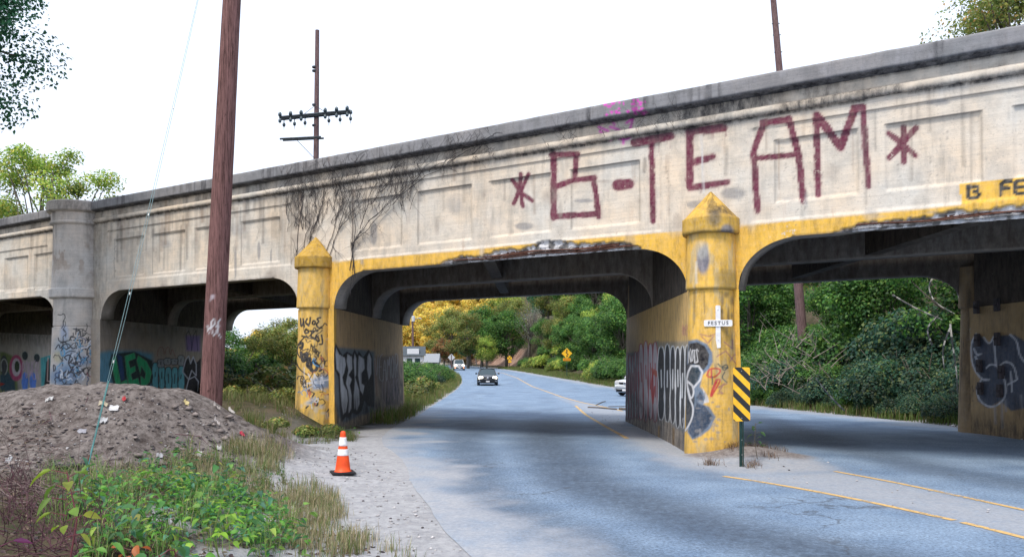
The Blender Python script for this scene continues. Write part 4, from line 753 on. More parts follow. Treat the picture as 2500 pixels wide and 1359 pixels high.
# ------------------------------------------------------------------ poles and wires
def paintwood(name, c1, c2):
    m = barkmat(name, c1, c2, (10, 10, .35)); n = m.node_tree; g = NG(n); b = n.nodes['Principled BSDF']; src = b.inputs['Base Color'].links[0].from_socket
    kn = g.ramp(g.noise(2.2, 4, .7, sc=(3, 3, 1.2)), [(.62, 0.), (.70, .7)]); c = g.mix(kn, src, tuple(x * .45 for x in c1))
    pc, pa, _ = g.attr('paint'); c = g.mix(pa, c, 0.0); c = g.mix(1, c, pc, 'ADD'); g.l(c, b.inputs['Base Color']); return m
M['pole'] = paintwood('creosoted_wood', (.035, .016, .015), (.19, .10, .095))
def pole_surf(pts, rs, name, mat, parent, n=40, step=.04, paint=None):
    P = np.array(pts, float); L = np.concatenate([[0], np.cumsum(np.linalg.norm(np.diff(P, axis=0), axis=1))]); k = int(L[-1] / step); t = np.linspace(0, L[-1], k)
    C = np.stack([np.interp(t, L, P[:, i]) for i in range(3)], -1); r = np.interp(t, L, rs); a = np.linspace(0, 2 * pi, n + 1)
    A_, R_ = np.meshgrid(a, r, indexing='ij'); rr = R_ * (1 + .05 * (fbm(A_ * 3, t[None] * 1.5, 3) - .5)); V = np.stack([C[None, :, 0] + rr * np.cos(A_), C[None, :, 1] + rr * np.sin(A_), C[None, :, 2] + 0 * rr], -1)
    s = Surf(V, V.shape[:2])
    if paint: paint(s)
    o = s.mesh(name, mat, parent); mb = MB(); mb.tube([C[-1], C[-1] + np.array([0, 0, .012])], r[-1] * 1.02, 16); mb.build('pole_top', mat, parent); return o
pb = at(515, 985, 15.3); pt = at(566, 0, 15.3); dv = (pt - pb) / (pt[2] - pb[2])
up = empty('utility_pole', tuple(pb), 'thick brown wooden pole with white scrawl, rising behind the dirt mound', 'utility pole')
PZ = lambda z: pb + dv * (z - pb[2])
def pp(s):
    wc = (.55, .55, .58); Z = lambda zx, zy: (100 + zx * .184, 760 + zy * .184)
    for p in ([(2230, 300), (2200, 200), (2220, 180), (2245, 250), (2250, 180), (2270, 280)], [(2270, 250), (2250, 130), (2300, 100), (2320, 160), (2270, 200)], [(2370, 110), (2340, 150), (2350, 220), (2310, 200), (2320, 150)], [(2300, 310), (2350, 220)], [(2380, 200), (2330, 240), (2380, 340)], [(2370, 110), (2330, 200)]): s.stroke(curve(Zs(Z, p)), 2.6, wc, .95, .9)
    s.ell(519, 724, 5, 5, (.5, .45, .5), .7, .4); s.stroke([(512, 735), (520, 722)], 3, (.5, .45, .5), .6, 2)
pole_surf([PZ(-.1), PZ(3), PZ(6), PZ(9), PZ(12.9)], [.205, .195, .178, .16, .14], 'shaft', M['pole'], up, paint=pp)
steel = simple('weathered_strand', (.14, .22, .24), .6, .5, var=.4, scale=40); galv = simple('galvanised_steel', (.35, .36, .37), .5, .7)
ga = at(207, 1150, 10.2); ga[2] = float(gz(ga[0], ga[1])) + .05; gt = PZ(12.3); gw = empty('guy_wire', tuple(ga), 'twin blue-green guy strands slanting down before the dirt mound', 'guy wire')
# slope the wire so it crosses the sky to the left of the pole
for k, (dx, r_) in enumerate(((0, .0035), (.045, .0035))):
    mb = MB(); mb.tube([ga + (gt - ga) * t + np.array([dx * min(1, 6 * t) * (1 - t), 0, -.5 * t * (1 - t)]) for t in np.linspace(0, 1, 30)], r_, 6); mb.build('strand', steel, gw)
mb = MB(); mb.tube([ga + (gt - ga) * t + np.array([.02, -.01, -.5 * t * (1 - t)]) for t in np.linspace(.0, .10, 12)], .008, 8); mb.build('guard_sleeve', simple('blue_green_sleeve', (.06, .2, .2), .6), gw)
mb = MB(); mb.tube([ga + np.array([-.12, -.15, -.35]), ga, ga + (gt - ga) * .02], .012, 6); mb.build('anchor_rod', M['rust'], gw)
for f in (.12, .2, .3, .45): mb = MB(); q = ga + (gt - ga) * f + np.array([.02, 0, -.5 * f * (1 - f)]); mb.tube([q, q + (gt - ga) * .003], .010, 6); mb.build('clamp', galv, gw)
# telegraph pole with crossarms
q0 = at(769, 875, 37.); tz = at(769, 75, 37.)[2]; tp = empty('telegraph_pole', (q0[0], q0[1], float(gz(q0[0], q0[1]))), 'weathered telegraph pole with a long arm of dark insulators behind the bridge', 'telegraph pole')
x0, y0 = q0[0], q0[1]; pole_surf([(x0 - .06, y0, -.5), (x0, y0, 9), (x0 + .03, y0, tz)], [.17, .135, .09], 'shaft', M['pole2'], tp, n=20, step=.15)
dark = simple('dark_timber', (.05, .06, .07), .8, var=.4); ins = simple('dark_glass_insulator', (.035, .06, .075), .2, spec=.6)
aL, aR = at(684, 289, 36.75), at(856, 273, 36.75)
for off_ in (-.14, .14):
    mb = MB(); v = np.array([0, off_, .0]); mb.tube([aL + v, aR + v], .062, 4); mb.build('crossarm', dark, tp)
for f in (.02, .17, .32, .66, .82, .97):
    p = aL + (aR - aL) * f
    for dy_, dzz in ((-.16, 0), (.18, -.08)):
        mb = MB(); mb.lathe([(.02, -.26), (.05, -.25), (.075, -.18), (.06, -.1), (.02, -.08), (.02, .04), (.075, .05), (.085, .12), (.06, .2), (.02, .23)], (p[0] + (.06 if dy_ > 0 else -.03), p[1] + dy_, p[2] + dzz), 10); mb.build('insulator', ins, tp, smooth=True)
    mb = MB(); mb.tube([p + np.array([.06, .18, -.3]), p + np.array([.06, .18, -.48])], .01, 4); mb.build('pin', dark, tp)
bL, bR = at(687, 341, 36.8), at(787, 336, 36.8)
for off_ in (-.12, .12): mb = MB(); v = np.array([off_ * .3, off_, 0]); mb.tube([bL + v, bR + v], .045, 4); mb.build('lower_crossarm', dark, tp)
for pz, ar in ((258, aL + (aR - aL) * .3), (258, aL + (aR - aL) * .68), (388, bL + (bR - bL) * .35)):
    mb = MB(); mb.tube([at(769, pz, 36.85), ar], .012, 4); mb.build('brace', dark, tp)
for py in (166, 175, 258, 308): q = at(769, py, 37.); mb = MB(); mb.tube([q, q + np.array([0, 0, .06])], .135, 12); mb.build('band', dark, tp)
# leaning pole behind the right-hand span
a_, b_ = at(1958, 800, 40.), at(1888, 0, 40.); lp = empty('leaning_pole', tuple(at(1964, 860, 40.)), 'bare brown pole leaning left, rising behind the hillside shrubs and above the parapet', 'utility pole')
d_ = (b_ - a_) / (b_[2] - a_[2]); pole_surf([a_ + d_ * (-3.2), a_, b_, b_ + d_ * .6], [.25, .23, .14, .135], 'shaft', M['pole2'], lp, n=20, step=.15)
for py in (60, 88, 130): f = (800 - py) / 800; q = a_ + (b_ - a_) * f; mb = MB(); mb.tube([q + np.array([-.2, -.05, 0]), q + np.array([.2, -.05, .02])], .02, 4); mb.build('step_bolt', dark, lp)
# far pole with transformer
fpz = at(1006, 880, 130.); dp = empty('power_pole', (fpz[0], fpz[1], -.2), 'slim distant pole with a pale transformer beside the white building', 'utility pole')
mb = MB(); mb.tube([(fpz[0] + .2, 130, -.4), (fpz[0], 130, 11)], [.2, .14], 8); mb.build('shaft', M['pole2'], dp)
mb = MB(); q = at(1009, 778, 129.7); mb.lathe([(.2, -.45), (.26, -.4), (.26, .35), (.2, .45)], tuple(q), 10); mb.build('transformer', simple('pale_grey_paint', (.5, .52, .55), .5), dp)
mb = MB(); mb.tube([at(1010, 779, 129.7), at(1022, 776, 129.7)], .05, 5); mb.tube([at(1022, 776, 129.7), at(1029, 778, 129.7)], [.14, .1], 6); mb.build('lamp_arm', galv, dp)

# ------------------------------------------------------------------ roadside objects
def paintmat(name, c, rough=.45, spec=.35, var=.16): return simple(name, c, rough, var=var, scale=12, bump=.05, spec=spec)
orange = paintmat('orange_vinyl', (.75, .075, .012), .5); white = paintmat('white_reflective', (.72, .72, .74), .45); blk = simple('black_rubber', (.02, .02, .024), .8)
cx, cy = -2.47, 12.0; cz = .0 + float(gz(cx, cy)); tc = empty('traffic_cone', (cx, cy, cz), 'orange traffic cone with two white bands standing on the sandy shoulder', 'traffic cone')
rad = lambda f: .034 + (.118 - .034) * (1 - f)
def conepart(nm, f0, f1, mat, dr=0):
    mb = MB(); n_ = 6; mb.lathe([(rad(f0 + (f1 - f0) * k / n_) + dr, .62 * (f0 + (f1 - f0) * k / n_)) for k in range(n_ + 1)], (cx, cy, cz), 40); mb.build(nm, mat, tc, smooth=True)
mb = MB(); mb.lathe([(.13, .03), (.12, .045)] + [(rad(f), .62 * f) for f in (.08, .2, .4, .6, .8, .93, .97)] + [(.03, .612), (.02, .62)], (cx, cy, cz), 40); mb.build('cone_body', orange, tc, smooth=True)
conepart('reflective_band', .655, .857, white, .002); conepart('reflective_band', .43, .58, white, .002)
mb = MB(); mb.box((cx, cy, cz + .018), (.345, .345, .035), rz=.35); mb.build('cone_base', blk, tc, bevel=.012)
# hazard marker
hx, hy = 3.715, 13.3; hz = float(gz(hx, hy)); hm = empty('hazard_marker', (hx, hy, hz), 'yellow and black striped marker sign on a dark green post before the middle pier', 'road sign')
yel = paintmat('yellow_reflective', (.85, .47, .015), .35, .5); sblk = paintmat('sign_black', (.02, .022, .025), .4)
zt, zb_, hw = 1.75 - (896 - 875) / 2000 * 13.3, 1.75 - (1027 - 875) / 2000 * 13.3, .137
sy = hy - .03; H_ = zt - zb_
def rrect(hw, z0, z1, r=.03, cx=0):
    P = []
    for sx_, sz_, a0 in ((1, 1, 0), (-1, 1, 90), (-1, -1, 180), (1, -1, 270)):
        for k in range(5): t = radians(a0 + 90 * k / 4); P.append((cx + sx_ * (hw - r) + r * cos(t), (z1 - r if sz_ > 0 else z0 + r) + r * sin(t)))
    return P
mb = MB(); mb.prism(rrect(hw, zb_, zt), (hx, sy, 0), (1, 0, 0), (0, 0, 1), (0, 1, 0), .004); mb.build('sign_panel', yel, hm)
def clip(poly, f):
    out = []
    for i in range(len(poly)):
        a, b = poly[i], poly[(i + 1) % len(poly)]; fa, fb = f(a), f(b)
        if fa >= 0: out.append(a)
        if fa * fb < 0: t = fa / (fa - fb); out.append((a[0] + (b[0] - a[0]) * t, a[1] + (b[1] - a[1]) * t))
    return out
per = .242
for k in range(-2, 6):
    s0 = zt - .105 - per * (k - 0) + 0; base_ = rrect(hw - .001, zb_ + .001, zt - .001)
    # band: z + x < c1 and > c0 (falls to the right)
    c1 = s0 - hw + .0; c0 = c1 - per * .5
    p = clip(clip(base_, lambda q: c1 - (q[1] + q[0])), lambda q: (q[1] + q[0]) - c0)
    if len(p) > 2: mb = MB(); mb.prism(p, (hx, sy - .0022, 0), (1, 0, 0), (0, 0, 1), (0, 1, 0), .002); mb.build('black_stripe', sblk, hm)
grn = simple('dark_green_steel', (.02, .055, .05), .45, .3, var=.3)
mb = MB()
for dx, wd in ((-.028, .012), (.028, .012), (0, .036)): mb.box((hx + dx, hy - .008 + (.012 if wd > .02 else -.002), (zt - .02 + hz - .2) / 2 ), (wd, .008 if wd > .02 else .03, zt - .02 - hz + .2))
mb.build('post', grn, hm)
for z_ in (zt - .06, zb_ + .05, zb_ - .3, hz + .2): mb = MB(); mb.lathe([(.008, 0), (.008, .006), (.004, .008)], (0, 0, 0), 8); mb.v = [(hx + a, sy - .004 - c, z_ + b) for a, b, c in mb.v]; mb.build('bolt', galv, hm)
# memorial cross
cc = fpt(np.array(0.), np.array(0.), 0, .06); dc = np.array([-.237, -.971, 0]); rt = np.array([.971, -.237, 0]); c0 = cc + dc * .425 + rt * .115
mc = empty('memorial_cross', (c0[0], c0[1], 1.93), 'small white cross lettered FESTUS fixed to the yellow middle pilaster', 'cross'); wpaint = paintmat('white_board_paint', (.68, .68, .70), .5)
def Zc(py): return 1.75 + (875 - py) / 2000 * 14.55
mb = MB(); mb.prism([(a, b) for a, b in rrect(.042, Zc(849), Zc(745), .018)], c0 - dc * .0, rt, (0, 0, 1), -dc, .02); mb.build('upright', wpaint, mc)
zm = Zc(788.5); mb = MB(); mb.prism(rrect(.245, zm - .058, zm + .058, .025), c0 + dc * .014, rt, (0, 0, 1), -dc, .012); mb.build('crossbar', wpaint, mc)
def text_mesh(name, txt, size, origin, U, Vv, mat, parent, cxs=1.0, extr_=.002, space=1.0):
    cu = bpy.data.curves.new(name, 'FONT'); cu.body = txt; cu.size = size; cu.extrude = extr_; cu.align_x = 'CENTER'; cu.align_y = 'CENTER'; cu.space_character = space; cu.offset = size * .008
    to = bpy.data.objects.new(name + '_tmp', cu); COL.objects.link(to); bpy.context.view_layer.update(); me = bpy.data.meshes.new_from_object(to.evaluated_get(bpy.context.evaluated_depsgraph_get())); bpy.data.objects.remove(to)
    U, Vv = np.array(U, float), np.array(Vv, float); Nn = np.cross(U, Vv); w_ = wloc(parent); origin = np.array(origin)
    for v in me.vertices: p = origin + U * v.co.x * cxs + Vv * v.co.y + Nn * v.co.z - w_; v.co = p
    me.name = name; return link(name, me, mat, parent)
text_mesh('lettering', 'FESTUS', .088, c0 + dc * .017 + np.array([0, 0, zm]), rt, (0, 0, 1), sblk, mc, 1.0, .001, 1.35)
for z_ in (Zc(756), Zc(830)): mb = MB(); mb.lathe([(.007, 0), (.007, .004)], (0, 0, 0), 8); q = c0 + dc * .002; mb.v = [tuple(q + rt * a + dc * c + np.array([0, 0, z_ + b])) for a, b, c in mb.v]; mb.build('screw', galv, mc)
# far signs
def sign_post(x, y, z0, z1, r, mat, root): mb = MB(); mb.tube([(x, y + .04, z0), (x, y + .04, z1)], r, 6); mb.build('post', mat, root)
q = at(1384, 862, 92.); sx_, sy_ = q[0], 92.; g0 = float(gz(sx_, sy_)); sg = empty('warning_sign', (sx_, sy_, g0), 'yellow diamond sign with black bent arrow and plate on right verge', 'road sign')
def dia(c, r): return [(c[0], c[1] + r), (c[0] + r, c[1]), (c[0], c[1] - r), (c[0] - r, c[1])]
mb = MB(); mb.prism(dia((0, q[2]), .60), (sx_, sy_, 0), (1, 0, 0), (0, 0, 1), (0, 1, 0), .01); mb.build('diamond_panel', yel, sg)
mb = MB()
for p in ([(-.04, .12), (.05, .1), (.05, .32), (.0, .40), (-.06, .3)], [(-.14, .1), (-.06, .13), (.17, -.12), (.1, -.16)], [(-.03, -.14), (.05, -.18), (.09, -.3), (-.02, -.36), (-.05, -.25)]): mb.prism([(a * 1.25, b * 1.25 + q[2]) for a, b in p], (sx_, sy_ - .012, 0), (1, 0, 0), (0, 0, 1), (0, 1, 0), .01)
mb.build('arrow_symbol', sblk, sg)
q2 = at(1385, 877, 92.)[2]; mb = MB(); mb.prism(rrect(.42, q2 - .15, q2 + .15), (sx_, sy_, 0), (1, 0, 0), (0, 0, 1), (0, 1, 0), .01); mb.build('plate', paintmat('orange_plate', (.75, .28, .01)), sg)
fb_ = paintmat('faded_black', (.25, .1, .01))
for k in range(5): mb = MB(); mb.box((sx_ - .26 + .13 * k, sy_ - .008, q2), (.07, .008, .12)); mb.build('letter', fb_, sg)
sign_post(sx_, sy_, g0 - .2, q[2], .04, grn, sg)
q = at(1102, 872, 112.); g0 = float(gz(q[0], 112)); sg = empty('diamond_sign', (q[0], 112, g0), 'diamond sign seen from its pale back at the left road edge', 'road sign')
mb = MB(); mb.prism(dia((0, q[2]), .5), (q[0], 112, 0), (1, 0, 0), (0, 0, 1), (0, 1, 0), .01); mb.build('diamond_panel', paintmat('bare_aluminium', (.5, .52, .56)), sg); mb = MB(); mb.tube([(q[0], 111.96, g0 - .3), (q[0], 111.96, q[2] + .4)], .05, 6); mb.build('post', M['pole2'], sg)
q = at(1160, 862, 180.); g0 = float(gz(q[0] + .7, 180)); sg = empty('crossbuck', (q[0] + .7, 180, g0), 'white railroad crossbuck on a leaning pale post by the bend', 'road sign'); mb = MB()
for sgn in (1, -1): mb.prism([(-.55, -.42 * sgn - .1), (-.45, -.42 * sgn - .2 * 1), (.55, .42 * sgn + .0), (.45, .42 * sgn + .12)], (q[0], 180 - .02 * sgn, q[2]), (1, 0, 0), (0, 0, 1), (0, 1, 0), .02)
mb.build('cross_boards', white, sg); mb = MB(); mb.tube([at(1161, 868, 180.1), at(1164, 890, 180.1) + np.array([0, 0, -.3])], .1, 6); mb.build('post', paintmat('grey_post', (.45, .47, .48)), sg)
q = at(1244, 874, 142.); g0 = float(gz(q[0], 142)); sg = empty('crossing_sign', (q[0], 142, g0), 'round yellow sign with a black X half hidden by shrubs', 'road sign')
mb = MB(); mb.prism([(.40 * cos(2 * pi * k / 24), q[2] + .40 * sin(2 * pi * k / 24)) for k in range(24)], (q[0], 142, 0), (1, 0, 0), (0, 0, 1), (0, 1, 0), .01); mb.build('round_panel', yel, sg)
mb = MB()
for sgn in (1, -1): mb.prism([(-.3, -.27 * sgn), (-.25, -.32 * sgn), (.3, .27 * sgn), (.25, .32 * sgn)], (q[0], 141.98 - .005 * sgn, q[2]), (1, 0, 0), (0, 0, 1), (0, 1, 0), .008)
mb.build('x_symbol', sblk, sg); sign_post(q[0], 142, g0 - .3, q[2], .04, grn, sg); mb = MB(); mb.prism(rrect(.28, q[2] - .75, q[2] - .47), (q[0] + .05, 142, 0), (1, 0, 0), (0, 0, 1), (0, 1, 0), .01); mb.build('plate', yel, sg)

# ------------------------------------------------------------------ cars
glass = newmat('car_glass'); gb = glass[2]; gb.inputs['Base Color'].default_value = (.015, .035, .045, 1); gb.inputs['Roughness'].default_value = .08; gb.inputs['Specular IOR Level'].default_value = .7; glass = glass[0]
def carpaint(name, c, metal=.3):
    m = simple(name, c, .3, metal, var=.04, scale=3, bump=0, spec=.5); m.node_tree.nodes['Principled BSDF'].inputs['Coat Weight'].default_value = .6; return m
headlamp = simple('lit_headlamp', (1, .9, .7), .3, emit=6, bump=0); lampoff = simple('lamp_glass', (.5, .5, .5), .2, bump=0); amber = simple('amber_lamp', (1, .35, .05), .3, emit=3, bump=0)
tyre_m = simple('tyre_rubber', (.02, .02, .02), .8); rim_m = simple('alloy_rim', (.4, .4, .42), .4, .7); trim = simple('black_trim', (.012, .013, .016), .5, bump=0); chrome = simple('bright_trim', (.6, .6, .62), .25, .8, bump=0)
def car(name, label, cat, loc, rz, paint, suv=False, lit=True, lamp=headlamp, rack=False):
    root = empty(name, loc, label, cat, None, rz); B = lambda mb, nm, mt, par=None, **k: mb.build(nm, mt, par or root, local=True, **k)
    L, Wd, Hh = (4.5, .89, 1.46) if not suv else (4.6, .92, 1.75); hood = .92 if not suv else 1.05; g0 = .2
    st = [(-L / 2, .74, .34, .62), (-L / 2 + .12, .83, .22, hood - .2), (-L / 2 + .5, Wd, .2, hood - .08), (-L / 2 + 1.25, Wd, .2, hood), (-L / 2 + 2.2, Wd, .2, hood + .02), (L / 2 - .9, Wd, .2, hood + .06), (L / 2 - .25, Wd * .97, .24, hood + .04), (L / 2, Wd * .88, .36, hood - .12)]
    mb = MB(); V = []; F = []; k = 12
    for (y, w_, zl, zs) in st:
        V += [(0, y, zl), (-w_ * .86, y, zl), (-w_ * .97, y, zl + .12), (-w_, y, (zl + zs) / 2), (-w_ * .98, y, zs - .12), (-w_ * .86, y, zs - .02), (0, y, zs + .03), (w_ * .86, y, zs - .02), (w_ * .98, y, zs - .12), (w_, y, (zl + zs) / 2), (w_ * .97, y, zl + .12), (w_ * .86, y, zl)]
    for i in range(len(st) - 1): F += [(i * k + j, i * k + (j + 1) % k, (i + 1) * k + (j + 1) % k, (i + 1) * k + j) for j in range(k)]
    F += [tuple(range(k)), tuple(range((len(st) - 1) * k, len(st) * k))[::-1]]; mb.add(V, F); B(mb, 'body', paint, smooth=True)
    y0, y1 = (-L / 2 + 1.25, L / 2 - .75) if not suv else (-L / 2 + 1.15, L / 2 - .12); zb = hood + .0; ry0, ry1 = y0 + (.78 if not suv else .6), y1 - (.65 if not suv else .25)
    bw, rw = Wd * .86, Wd * .66
    ring = lambda y_, w_, z_: [(-w_, y_, z_), (-w_ * .5, y_ - .05, z_), (w_ * .5, y_ - .05, z_), (w_, y_, z_)]
    mb = MB(); V = ring(y0, bw, zb) + ring(ry0, rw, Hh - .05) + [(-rw, ry1, Hh - .04), (rw, ry1, Hh - .04), (-bw, y1, zb + .05), (bw, y1, zb + .05)]
    mb.add(V, [(0, 1, 5, 4), (1, 2, 6, 5), (2, 3, 7, 6), (4, 5, 6, 7, 9, 8), (8, 9, 11, 10), (0, 4, 8, 10), (3, 11, 9, 7)]); B(mb, 'cabin_glass', glass)
    mb = MB(); mb.box((0, (ry0 + ry1) / 2, Hh - .03), (rw * 2 + .06, ry1 - ry0 + .1, .07)); B(mb, 'roof', paint, bevel=.03, smooth=True)
    for s_ in (-1, 1):
        mb = MB(); mb.tube([(s_ * bw, y0 - .02, zb), (s_ * (rw + .01), ry0, Hh - .04)], .04, 6); mb.tube([(s_ * (rw + .01), ry1, Hh - .04), (s_ * bw, y1, zb + .05)], .06, 6); mb.tube([(s_ * (rw + .01), ry0, Hh - .03), (s_ * (rw + .01), ry1, Hh - .03)], .035, 6); ym = (y0 + y1) / 2; mb.tube([(s_ * (bw + .01), ym, zb), (s_ * (rw + .02), ym, Hh - .04)], .035, 6); B(mb, 'pillar', paint)
        mb = MB(); mb.box((s_ * (Wd + .09), y0 + .3, hood + .1), (.2, .1, .13)); B(mb, 'wing_mirror', trim, bevel=.03)
        mb = MB(); mb.lathe([(.05, 0), (.14, .01), (.155, .03), (.13, .05), (.04, .06)], (0, 0, 0), 14); mb.v = [(s_ * .60 + a * 1.25, -L / 2 + .10 - c, hood - .24 + b) for a, b, c in mb.v]; B(mb, 'headlight', lamp if lit else lampoff, smooth=True)
        mb = MB(); mb.box((s_ * .66, -L / 2 + .03, .42), (.2, .06, .1)); B(mb, 'fog_light', amber if (suv and lit) else chrome, bevel=.02)
        mb = MB(); mb.box((s_ * .74, L / 2 - .03, hood - .18), (.2, .1, .3 if suv else .18)); B(mb, 'tail_light', simple('red_lamp', (.3, .01, .01), .3), bevel=.02)
        for y_ in (-L / 2 + .88, L / 2 - .85):
            mb = MB(); mb.lathe([(.2, -.1), (.31, -.11), (.335, -.06), (.335, .06), (.31, .11), (.2, .1)], (0, 0, 0), 24); mb.v = [(s_ * (Wd - .1) + c, y_ + a, .335 + b) for a, b, c in mb.v]; wh = B(mb, 'wheel', tyre_m, smooth=True)
            mb = MB(); mb.lathe([(.04, -.115), (.2, -.105), (.2, .105), (.04, .115)], (0, 0, 0), 16); mb.v = [(s_ * (Wd - .1) + c, y_ + a, .335 + b) for a, b, c in mb.v]; r_ = B(mb, 'rim', rim_m, wh)
    mb = MB(); mb.box((0, -L / 2 + .06, .36), (1.3, .14, .17)); mb.box((0, -L / 2 + .045, hood - .27), (.86, .08, .13)); B(mb, 'grille', trim, bevel=.02)
    mb = MB(); mb.box((0, -L / 2 + .02, .55), (1.5, .1, .12)); B(mb, 'bumper', paint, bevel=.03, smooth=True)
    mb = MB(); mb.lathe([(.09, 0), (.1, .01), (.085, .02)], (0, 0, 0), 20); mb.v = [(a, -L / 2 - .005 - c, hood - .26 + b) for a, b, c in mb.v]; bd = B(mb, 'badge', chrome, smooth=True)
    mb = MB(); mb.tube([(-.05, -L / 2 - .03, hood - .21), (-.025, -L / 2 - .03, hood - .27), (0, -L / 2 - .03, hood - .22), (.025, -L / 2 - .03, hood - .27), (.05, -L / 2 - .03, hood - .21)], .006, 4); mb.tube([(-.05, -L / 2 - .03, hood - .26), (-.025, -L / 2 - .03, hood - .33), (0, -L / 2 - .03, hood - .28), (.025, -L / 2 - .03, hood - .33), (.05, -L / 2 - .03, hood - .26)], .006, 4); B(mb, 'badge_mark', trim, bd)
    mb = MB(); mb.box((0, -L / 2 - .03, .37), (.32, .01, .1)); B(mb, 'front_plate', white)
    if rack:
        mb = MB(); [mb.tube([(s_ * rw, ry0 + .1, Hh + .06), (s_ * rw, ry1 - .1, Hh + .06)], .025, 6) for s_ in (-1, 1)]; B(mb, 'roof_rack', trim)
    return root
y_ = 71.; car('sedan', 'black sedan with lit headlights coming along the left lane', 'car', ((1188 - 1250) / 2000 * y_, y_ + 2, float(gbase(y_)) + .01), .05, carpaint('black_paint', (.02, .022, .028)))
y_ = 134.; car('suv', 'silver suv with bright headlights rounding the far bend', 'car', ((1118 - 1250) / 2000 * y_, y_ + 2, float(gbase(y_)) + .02), .12, carpaint('silver_paint', (.5, .5, .5)), True, rack=True)
y_ = 49.; car('pale_car', 'pale silver car mostly hidden behind the middle pier', 'car', ((1508 - 1250) / 2000 * y_ + 2.0, y_ + 1.8, float(gbase(y_)) + .01), -.75, carpaint('pale_silver_paint', (.62, .64, .66)), True, lit=False)
# far white buildings
def house(name, label, x, y, z, wd, dp_, hh, rz, roofc, dormer=True):
    r = empty(name, (x, y, z), label, 'building', None, rz); B = lambda mb, nm, mt, par=None: mb.build(nm, mt, par or r, local=True); wm = paintmat(name + '_siding', (.62, .64, .68), .6)
    mb = MB(); mb.box((0, 0, hh / 2), (wd, dp_, hh)); B(mb, 'wall', wm)
    mb = MB(); o = .3; mb.add([(-wd / 2 - o, -dp_ / 2 - o, hh), (wd / 2 + o, -dp_ / 2 - o, hh), (wd / 2 + o, 0, hh + 1.3), (-wd / 2 - o, 0, hh + 1.3), (-wd / 2 - o, dp_ / 2 + o, hh), (wd / 2 + o, dp_ / 2 + o, hh)], [(0, 1, 2, 3), (3, 2, 5, 4), (0, 3, 4), (1, 5, 2), (0, 4, 5, 1)]); rf = B(mb, 'roof', simple(name + '_shingle', roofc, .9))
    if dormer: mb = MB(); mb.box((wd * .2, -dp_ * .3, hh + .5), (1.6, 1.6, .9)); B(mb, 'dormer', wm, rf)
    for k in (-.3, .1, .33): mb = MB(); mb.box((wd * k, -dp_ / 2 - .02, hh * .6), (.7, .05, .8)); f_ = B(mb, 'window', glass); mb = MB(); mb.box((wd * k, -dp_ / 2 - .03, hh * .6 - .43), (.85, .08, .07)); B(mb, 'sill', wm, f_)
q = at(993, 884, 110.); house('white_building', 'low white building with dark roof beyond the roadside bushes, left of the bend', q[0] - .4, 113, q[2] - 1.0, 4.6, 5, 1.9, .1, (.06, .075, .09))
q = at(712, 850, 95.); house('white_shed', 'small white building glimpsed beyond the shrubs under the left span', q[0], 95, -.3, 3, 4, 2.4, -.1, (.3, .32, .34), False)
q = at(1052, 880, 120.); house('grey_shed', 'small grey shed beside the road beyond the bushes', q[0], 122, -.1, 1.7, 3, 1.3, 0, (.25, .27, .3), False)

# ------------------------------------------------------------------ vegetation
RS = np.random.RandomState(7)
def frames(N, nrm, R):
    n_ = nrm / (np.linalg.norm(nrm, axis=1)[:, None] + 1e-9); a = R.normal(size=(N, 3)); u = a - n_ * (a * n_).sum(1)[:, None]; u /= np.linalg.norm(u, axis=1)[:, None] + 1e-9; return u, np.cross(n_, u), n_
def leaf_geo(P, nrm, size, R, aspect=.55, fold=.25, droop=0.):
    N = len(P); u, v, n_ = frames(N, nrm, R)
    if droop: u = u + np.array([0, 0, -droop]); u /= np.linalg.norm(u, axis=1)[:, None]; v = np.cross(n_, u); v /= np.linalg.norm(v, axis=1)[:, None] + 1e-9
    s = (size * R.uniform(.65, 1.3, N))[:, None] if np.ndim(size) == 0 else size[:, None]
    V = np.stack([P, P + u * s * .45 + v * s * aspect * .5 + n_ * s * fold * .3, P + u * s, P + u * s * .45 - v * s * aspect * .5 + n_ * s * fold * .3], 1).reshape(-1, 3)
    F = np.arange(4 * N).reshape(N, 4); return V, F
def leaf_mesh(name, P, nrm, size, cols, R, **k):
    V, F = leaf_geo(P, nrm, size, R, **k); m = mesh_np(name, V, F); c = np.repeat(np.concatenate([cols, np.ones((len(cols), 1))], 1), 4, 0)
    a = m.color_attributes.new('col', 'FLOAT_COLOR', 'POINT'); a.data.foreach_set('color', c.astype(np.float32).ravel()); return m
def pal(N, R, cols, wts, var=.25):
    cols = np.array(cols); i = R.choice(len(cols), N, p=np.array(wts) / sum(wts)); return np.clip(cols[i] * R.uniform(1 - var, 1 + var, (N, 1)) * R.uniform(.92, 1.08, (N, 3)), 0, 1)
